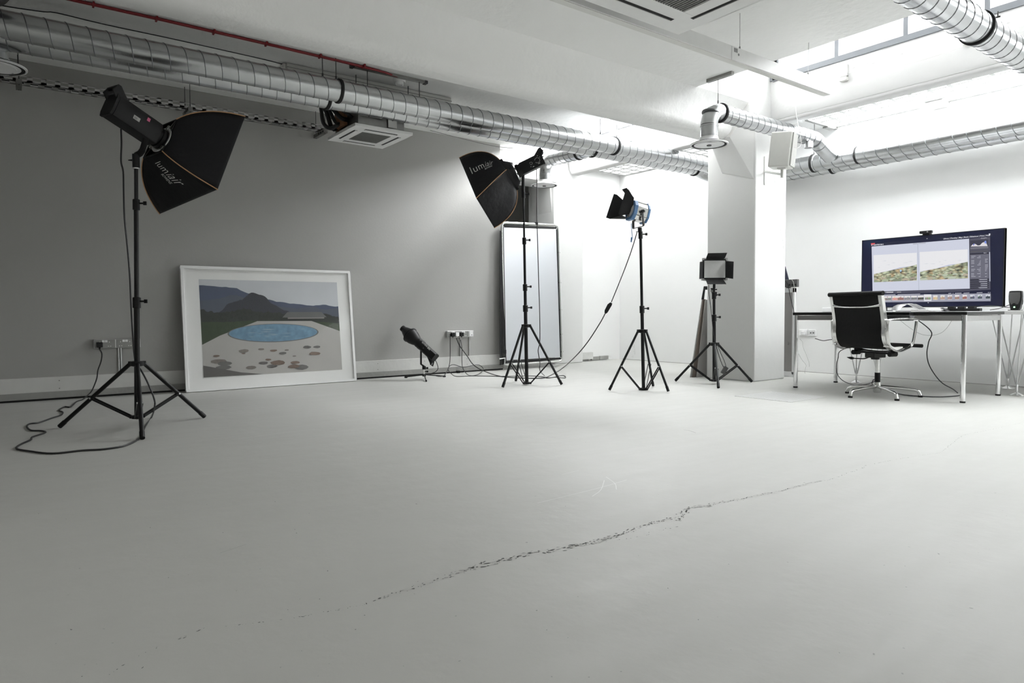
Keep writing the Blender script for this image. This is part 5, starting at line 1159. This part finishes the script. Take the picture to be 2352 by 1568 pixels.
cable('desk_cable', [(6.87, 2.62, .747), (6.80, 2.75, .745), (6.78, 2.9, .745), (6.9, 3.05, .745)], .0035, 'cable', 'black cable lying on the desk left of the power strip')
cable('desk_cable', [(6.9, 2.40, .775), (7.02, 2.30, .79), (7.12, 2.22, .775), (7.16, 2.2, .77)], .003, 'cable', 'black cable rising from the power strip behind the large screen')
t = tag(MB().prism([on(2166, 705, 'u', 6.9), on(2182, 712, 'u', 6.7), on(2176, 713, 'u', 6.66), on(2160, 706, 'u', 6.9)], V((0, 0, .003))).build('pen_tablet', 'black', smooth=0), 'thin black tablet edge on the desk beside the grey notebook', 'tablet')
t.location.z = zt2 + .001
# cables under the desks
cable('desk_cable', [(6.8, 2.86, .70), on(2138, 760, 'u', 6.75), on(2133, 785, 'u', 6.75), on(2129, 810, 'u', 6.75), on(2133, 835, 'u', 6.75), on(2147, 860, 'u', 6.75), on(2165, 880, 'u', 6.75), on(2188, 893, 'u', 6.6), (6.45, 2.34, .05)], .0045, 'cable', 'black cable curving down from the desk to the floor beside the front right leg')
cable('desk_cable', [fl(2055, 902, .006), fl(2080, 907, .006), fl(2120, 910, .006), fl(2160, 911, .006), fl(2195, 909, .006), fl(2209, 907, .006)], .0045, 'cable', 'black cable lying on the floor right of the office chair')
cable('desk_cable', [on(x, y, 'u', 6.9) for x, y in ((1872, 777), (1890, 782), (1905, 780), (1925, 778))], .004, 'cable', 'black cable running level from the wall socket towards the chair')
cable('desk_cable', [(6.95, 3.2, .45)] + [on(x, y, 'u', 6.9) for x, y in ((1937, 802), (1925, 822), (1921, 845), (1925, 862), (1938, 875), (1960, 883), (1985, 883), (2004, 878), (2010, 873), (2006, 872), (2003, 880), (2006, 888))], .0038, 'cable', 'black cable looping down between the left desk leg and the chair')
cable('desk_wire', [on(x, y, 'u', 7.3) for x, y in ((2068, 736), (2090, 753), (2115, 767), (2140, 770), (2162, 764), (2177, 750), (2188, 732))], .0015, 'wiregrey', 'thin grey wire sagging in a shallow curve under the desks')
cable('desk_wire', [on(x, y, 'u', 7.86) for x, y in ((1837, 778), (1843, 785), (1845, 798), (1852, 815), (1858, 832), (1859, 842))], .0016, 'wiregrey', 'thin grey wire hanging from the left white wall socket')
cable('desk_wire', [on(x, y, 'u', 7.7) for x, y in ((1834, 812), (1842, 826), (1851, 838), (1849, 850), (1850, 858), (1860, 862))], .0016, 'wiregrey', 'thin grey wire curling to the floor beside the left desk leg')
for (x0, x1, lb, k) in ((4.525, 4.625, 'left one of the two white sockets on the back wall under the desk', 0), (4.41, 4.505, 'right one of the two white sockets on the back wall under the desk', 1)):
    t = thing('wall_socket', (XB, (x0 + x1) / 2, .445), lb, 'socket', 'white sockets on the back wall')
    MB().box((XB - .012, x0, .445), (XB, x1, .525)).build('face_plate', 'whiteplastic', t, smooth=0, bevel=.003)
    if k == 0: MB().box((XB - .045, x0 + .02, .46), (XB - .012, x0 + .06, .505)).build('white_plug', 'whiteplastic', t, smooth=0, bevel=.005)
    else:
        for s_ in (.02, .055): MB().box((XB - .016, x0 + s_, .48), (XB - .012, x0 + s_ + .016, .49)).build('outlet_hole', 'slot', t, smooth=0)

# ================================================================== CABINET AND PRINTER BOX BEHIND THE COLUMN
t = thing('cabinet', (7.2, 4.55, 0), 'narrow white cabinet with a grey panel half hidden behind the column', 'cabinet')
MB().box((7.16, 4.262, .03), (7.20, 4.285, 1.015)).box((7.16, 4.262, 0), (7.20, 4.80, .06)).box((7.16, 4.262, .965), (7.20, 4.80, 1.015)).box((7.16, 4.78, .03), (7.20, 4.80, 1.0)).build('carcass', 'whiteplastic', t, smooth=0, bevel=.002)
MB().box((7.175, 4.286, .06), (7.19, 4.78, .965)).build('front_panel', 'cardgrey', t, smooth=0)
MB().cyl((7.165, 4.345, .38), (7.175, 4.345, .38), .012, seg=12).build('knob', 'cardgrey', t)
c0 = on(1803, 661, 'u', 7.15); c1_ = on(1831, 641, 'u', 7.15)
t = thing('router', (7.2, 4.4, 1.016), 'dark grey electronics box with ports on top of the narrow cabinet', 'router')
MB().box((7.15, c1_.y, 1.025), (7.19, 4.55, 1.112)).build('casing', 'meshgrey', t, smooth=0, bevel=.004)
for k in range(3): MB().box((7.148, c1_.y + .012 + k * .035, 1.04), (7.151, c1_.y + .032 + k * .035, 1.06)).build('port', 'slot', t, smooth=0)
MB().box((7.17, 4.33, 1.016), (7.2, 4.37, 1.026)).build('foot', 'black', t, smooth=0)
P0_ = [on(x, y, 'u', 7.165) for x, y in ((1803, 612), (1811, 641), (1796, 641), (1796, 606))]
for p in P0_:
    if p.z < 1.13: p.z = 1.113
tag(MB().prism(P0_, V((.015, 0, 0))).build('leaning_tablet', 'navy', smooth=0, bevel=.002), 'dark blue panel standing on the electronics box beside the column', 'panel')
cable('router_cable', [on(x, y, 'u', 7.145) for x, y in ((1803, 643), (1810, 655), (1815, 680), (1821, 705), (1828, 735))], .0035, 'cable', 'black cable running down in front of the narrow cabinet')
cable('router_cable', [on(x, y, 'u', 7.146) for x, y in ((1818, 641), (1823, 650), (1825, 670), (1826, 700), (1828, 722))], .0022, 'wirewhite', 'white wire hanging down over the front of the electronics box')

# boards leaning behind the column
t = thing('board_stack', (6.35, 5.0, 0), 'brown and grey boards leaning on end against the far side of the column', 'boards')
def lean_slab(px0, px1, y0, tx0, tx1, ty, v_, m_, name, thick):
    a, b_ = on(px0, y0, 'v', v_), on(px1, y0, 'v', v_); c_, d_ = on(tx1, ty, 'v', v_ - .03), on(tx0, ty, 'v', v_ - .03); a.z = b_.z = .002
    MB().prism([a, b_, c_, d_], V((0, thick, 0))).build(name, m_, t, smooth=0, bevel=.002)
lean_slab(1586, 1592, 862, 1613.5, 1616, 686.5, 4.98, 'greyboard', 'grey_board', .012)
lean_slab(1591, 1602, 866, 1615, 1621.5, 687, 4.965, 'brownboard', 'brown_board', .010)
lean_slab(1600, 1640, 866, 1620.5, 1645, 688, 4.94, 'greyboard', 'folded_board', .008)
m = MB(); a, b_ = on(1614, 688, 'v', 4.95), on(1618, 661, 'v', 4.95); m.tube([a, b_, on(1650, 662, 'v', 4.95)], (.022, .01), 8, flat=(1, 0, 0)); tag(m.build('black_corner', 'black', t, smooth=30), 'black corner piece sticking out at the top')

# floor access plate
g4 = [fl(1697, 909), fl(1772, 898), fl(1895, 913), fl(1808, 924)]
gu0, gu1, gv0, gv1 = 5.16, 5.72, 3.09, 3.63
t = thing('floor_plate', (5.44, 3.36, 0), 'square chequer-patterned access plate set in the floor before the desk', 'access plate')
MB().box((gu0, gv0, -.001), (gu1, gv1, .0022)).build('plate', 'plate', t, smooth=0)
m = MB()
for i in range(21):
    for j in range(21):
        c = V((gu0 + .02 + i * .026, gv0 + .02 + j * .026, .0024)); a = PI / 4 if (i + j) % 2 else -PI / 4; d = V((math.cos(a), math.sin(a), 0)) * .010; n_ = V((-math.sin(a), math.cos(a), 0)) * .0028
        m.add([c - d, c + n_, c + d, c - n_], [(0, 1, 2, 3)])
tag(m.build('chequer_pattern', 'platedark', t, smooth=0), kind='stuff')

# ================================================================== OFFICE CHAIR
cc_ = V((6.208, 2.873, 0))
t = thing('office_chair', tuple(cc_), 'black office chair with aluminium frame and arms at the desk', 'chair')
cu, cv = cc_.x - .03, cc_.y + .02
hw = .255
prof = [(-.245, .905), (-.238, .86), (-.225, .80), (-.205, .70), (-.195, .62), (-.195, .55), (-.18, .49), (-.145, .445), (-.09, .425), (0, .428), (.10, .440), (.20, .452), (.25, .450), (.268, .438)]
prof = [(p.x, p.z) for p in bez([V((a, 0, b_)) for a, b_ in prof], 4)]
def sling(v0_, v1_, name, mname, k0, k1, th=.008, dz=0):
    m = MB(); pr_ = prof[k0:k1]; n = len(pr_); T = []
    for i in range(n):
        a, b_ = pr_[max(i - 1, 0)], pr_[min(i + 1, n - 1)]; d = V((b_[0] - a[0], 0, b_[1] - a[1])).normalized(); T.append(V((d.z, 0, -d.x)))
    for vv in (v0_, v1_):
        for s_ in (-1, 1):
            for i in range(n): m.v.append(V((cu + pr_[i][0], cv + vv, pr_[i][1] + dz)) + T[i] * (s_ * th))
    A0, A1_, B0, B1_ = 0, n, 2 * n, 3 * n
    for i in range(n - 1):
        m.f += [(A0 + i, A0 + i + 1, B0 + i + 1, B0 + i), (A1_ + i, B1_ + i, B1_ + i + 1, A1_ + i + 1), (A0 + i, A1_ + i, A1_ + i + 1, A0 + i + 1), (B0 + i, B0 + i + 1, B1_ + i + 1, B1_ + i)]
    m.f += [(A0, B0, B1_, A1_), (A0 + n - 1, A1_ + n - 1, B1_ + n - 1, B0 + n - 1)]; m.m += [0] * (len(m.f) - len(m.m))
    return m.build(name, mname, t, smooth=40)
tag(sling(-hw + .012, hw - .012, 'seat_and_back', 'leather', 0, len(prof)), 'black leather sling seat and back')
for s_ in (-1, 1): sling(s_ * (hw + .002) - .017, s_ * (hw + .002) + .017, 'side_rail', 'alu', 2, len(prof) - 16, .016)
MB().tube([(cu - .250, cv - hw - .03, .898), (cu - .250, cv + hw + .03, .898)], .020, 14).build('head_roll', 'leather', t)
MB().tube([(cu + .262, cv - hw + .01, .443), (cu + .262, cv + hw - .01, .443)], .016, 14).build('front_roll', 'leather', t)
# curved back stretcher
m = MB(); pts = []
for i in range(17):
    a = i / 16 * 2 - 1; pts.append(V((cu - .232 + .02 * (1 - a * a) - .03 * (1 - a ** 2), cv + a * (hw - .008), .785 + .018 * (abs(a) ** 3) - .004)))
m.tube(pts, [(.006 + .010 * (abs(i / 16 * 2 - 1) ** 4)) for i in range(17)], 10); m.build('back_stretcher', 'alu', t)
m = MB(); m.tube([V((cu + .02, cv + a * (hw), .415 - .03 * (1 - a * a))) for a in [i / 6 - 1 for i in range(13)]], .012, 10); m.build('seat_stretcher', 'alu', t)
for s_ in (-1, 1):                               # loop arms
    y = cv + s_ * (hw + .035)
    loop = bez([(cu - .205, y, .655), (cu - .185, y, .672), (cu - .12, y, .678), (cu + .0, y, .682), (cu + .09, y, .684), (cu + .125, y, .672), (cu + .13, y, .64), (cu + .115, y, .56), (cu + .095, y, .48), (cu + .07, y, .445), (cu + .02, y, .425), (cu - .06, y, .405), (cu - .14, y, .425), (cu - .18, y, .47), (cu - .200, y, .55), (cu - .205, y, .62)], 4)
    MB().tube(loop, (.014, .008), 10, closed=True, flat=(0, 1, 0)).build('arm_loop', 'alu', t)
    for z in (.60, .45): MB().cyl((cu - .19, cv + s_ * (hw - .005), z), (cu - .19, y, z), .007, seg=10).build('arm_bolt', 'alu', t)
MB().box((cu - .05, cv - .20, .372), (cu - .02, cv + .19, .388)).build('cross_bar', 'black', t, smooth=0, bevel=.004)
for s_ in (-1, 1): MB().cyl((cu - .055, cv + s_ * .19, .375), (cu + .02, cv + s_ * .19, .375), .022, seg=14).box((cu - .02, cv + s_ * .19 - .02, .38), (cu + .02, cv + s_ * .19 + .02, .42)).build('seat_mount', 'black', t, smooth=30)
MB().box((cu - .07, cv - .05, .335), (cu + .07, cv + .05, .385)).cyl((cu, cv, .318), (cu, cv, .34), .035, seg=18).build('tilt_mechanism', 'black', t, smooth=30, bevel=.005)
MB().tube(bez([(cu - .02, cv + .05, .335), (cu - .03, cv + .09, .32), (cu - .04, cv + .15, .318), (cu - .04, cv + .21, .318)], 4), .005, 8).tube([(cu - .04, cv + .20, .318), (cu - .04, cv + .225, .318), (cu - .04, cv + .27, .322)], [.010, .013, .003], 10).build('height_lever', 'black', t)
c0_ = V((cu + .03, cv, 0))
MB().cyl(c0_ + V((0, 0, .18)), c0_ + V((0, 0, .33)), .019, seg=18).build('gas_column', 'alu', t); MB().cyl(c0_ + V((0, 0, .105)), c0_ + V((0, 0, .20)), .023, seg=18).build('column_sleeve', 'black', t)
MB().lathe([(.02, .028), (.03, .034), (.08, .030), (.115, .027)], c0_, (0, 0, 1), 20).build('base_hub', 'alu', t)
feet_px = [(1946, 903), (1953, 913), (2060, 920), (2114, 912)]
CR = -.28
F_ = [Matrix.Rotation(-CR, 3, 'Z') @ (fl(x, y) - cc_) + cc_ for x, y in feet_px]; hub = sum(F_, V((0, 0, 0))) / 4; hub.z = 0
hub = c0_
for k, a in enumerate((162, 222, 292, 12)):
    pass
for f in F_:
    d = V((f.x - hub.x, f.y - hub.y, 0)); l = d.length; d.normalize()
    m = MB().tube([hub + V((0, 0, .075)) + d * .02, hub + d * (l * .5) + V((0, 0, .070)), hub + d * (l - .04) + V((0, 0, .060)), hub + d * (l - .012) + V((0, 0, .048)), hub + d * l + V((0, 0, .014))], [.017, .014, .013, .014, .016], 12)
    lg = m.build('base_arm', 'alu', t); MB().cyl((f.x, f.y, 0), (f.x, f.y, .015), .019, seg=14).build('glide', 'black', lg)

t.rotation_euler.z = CR
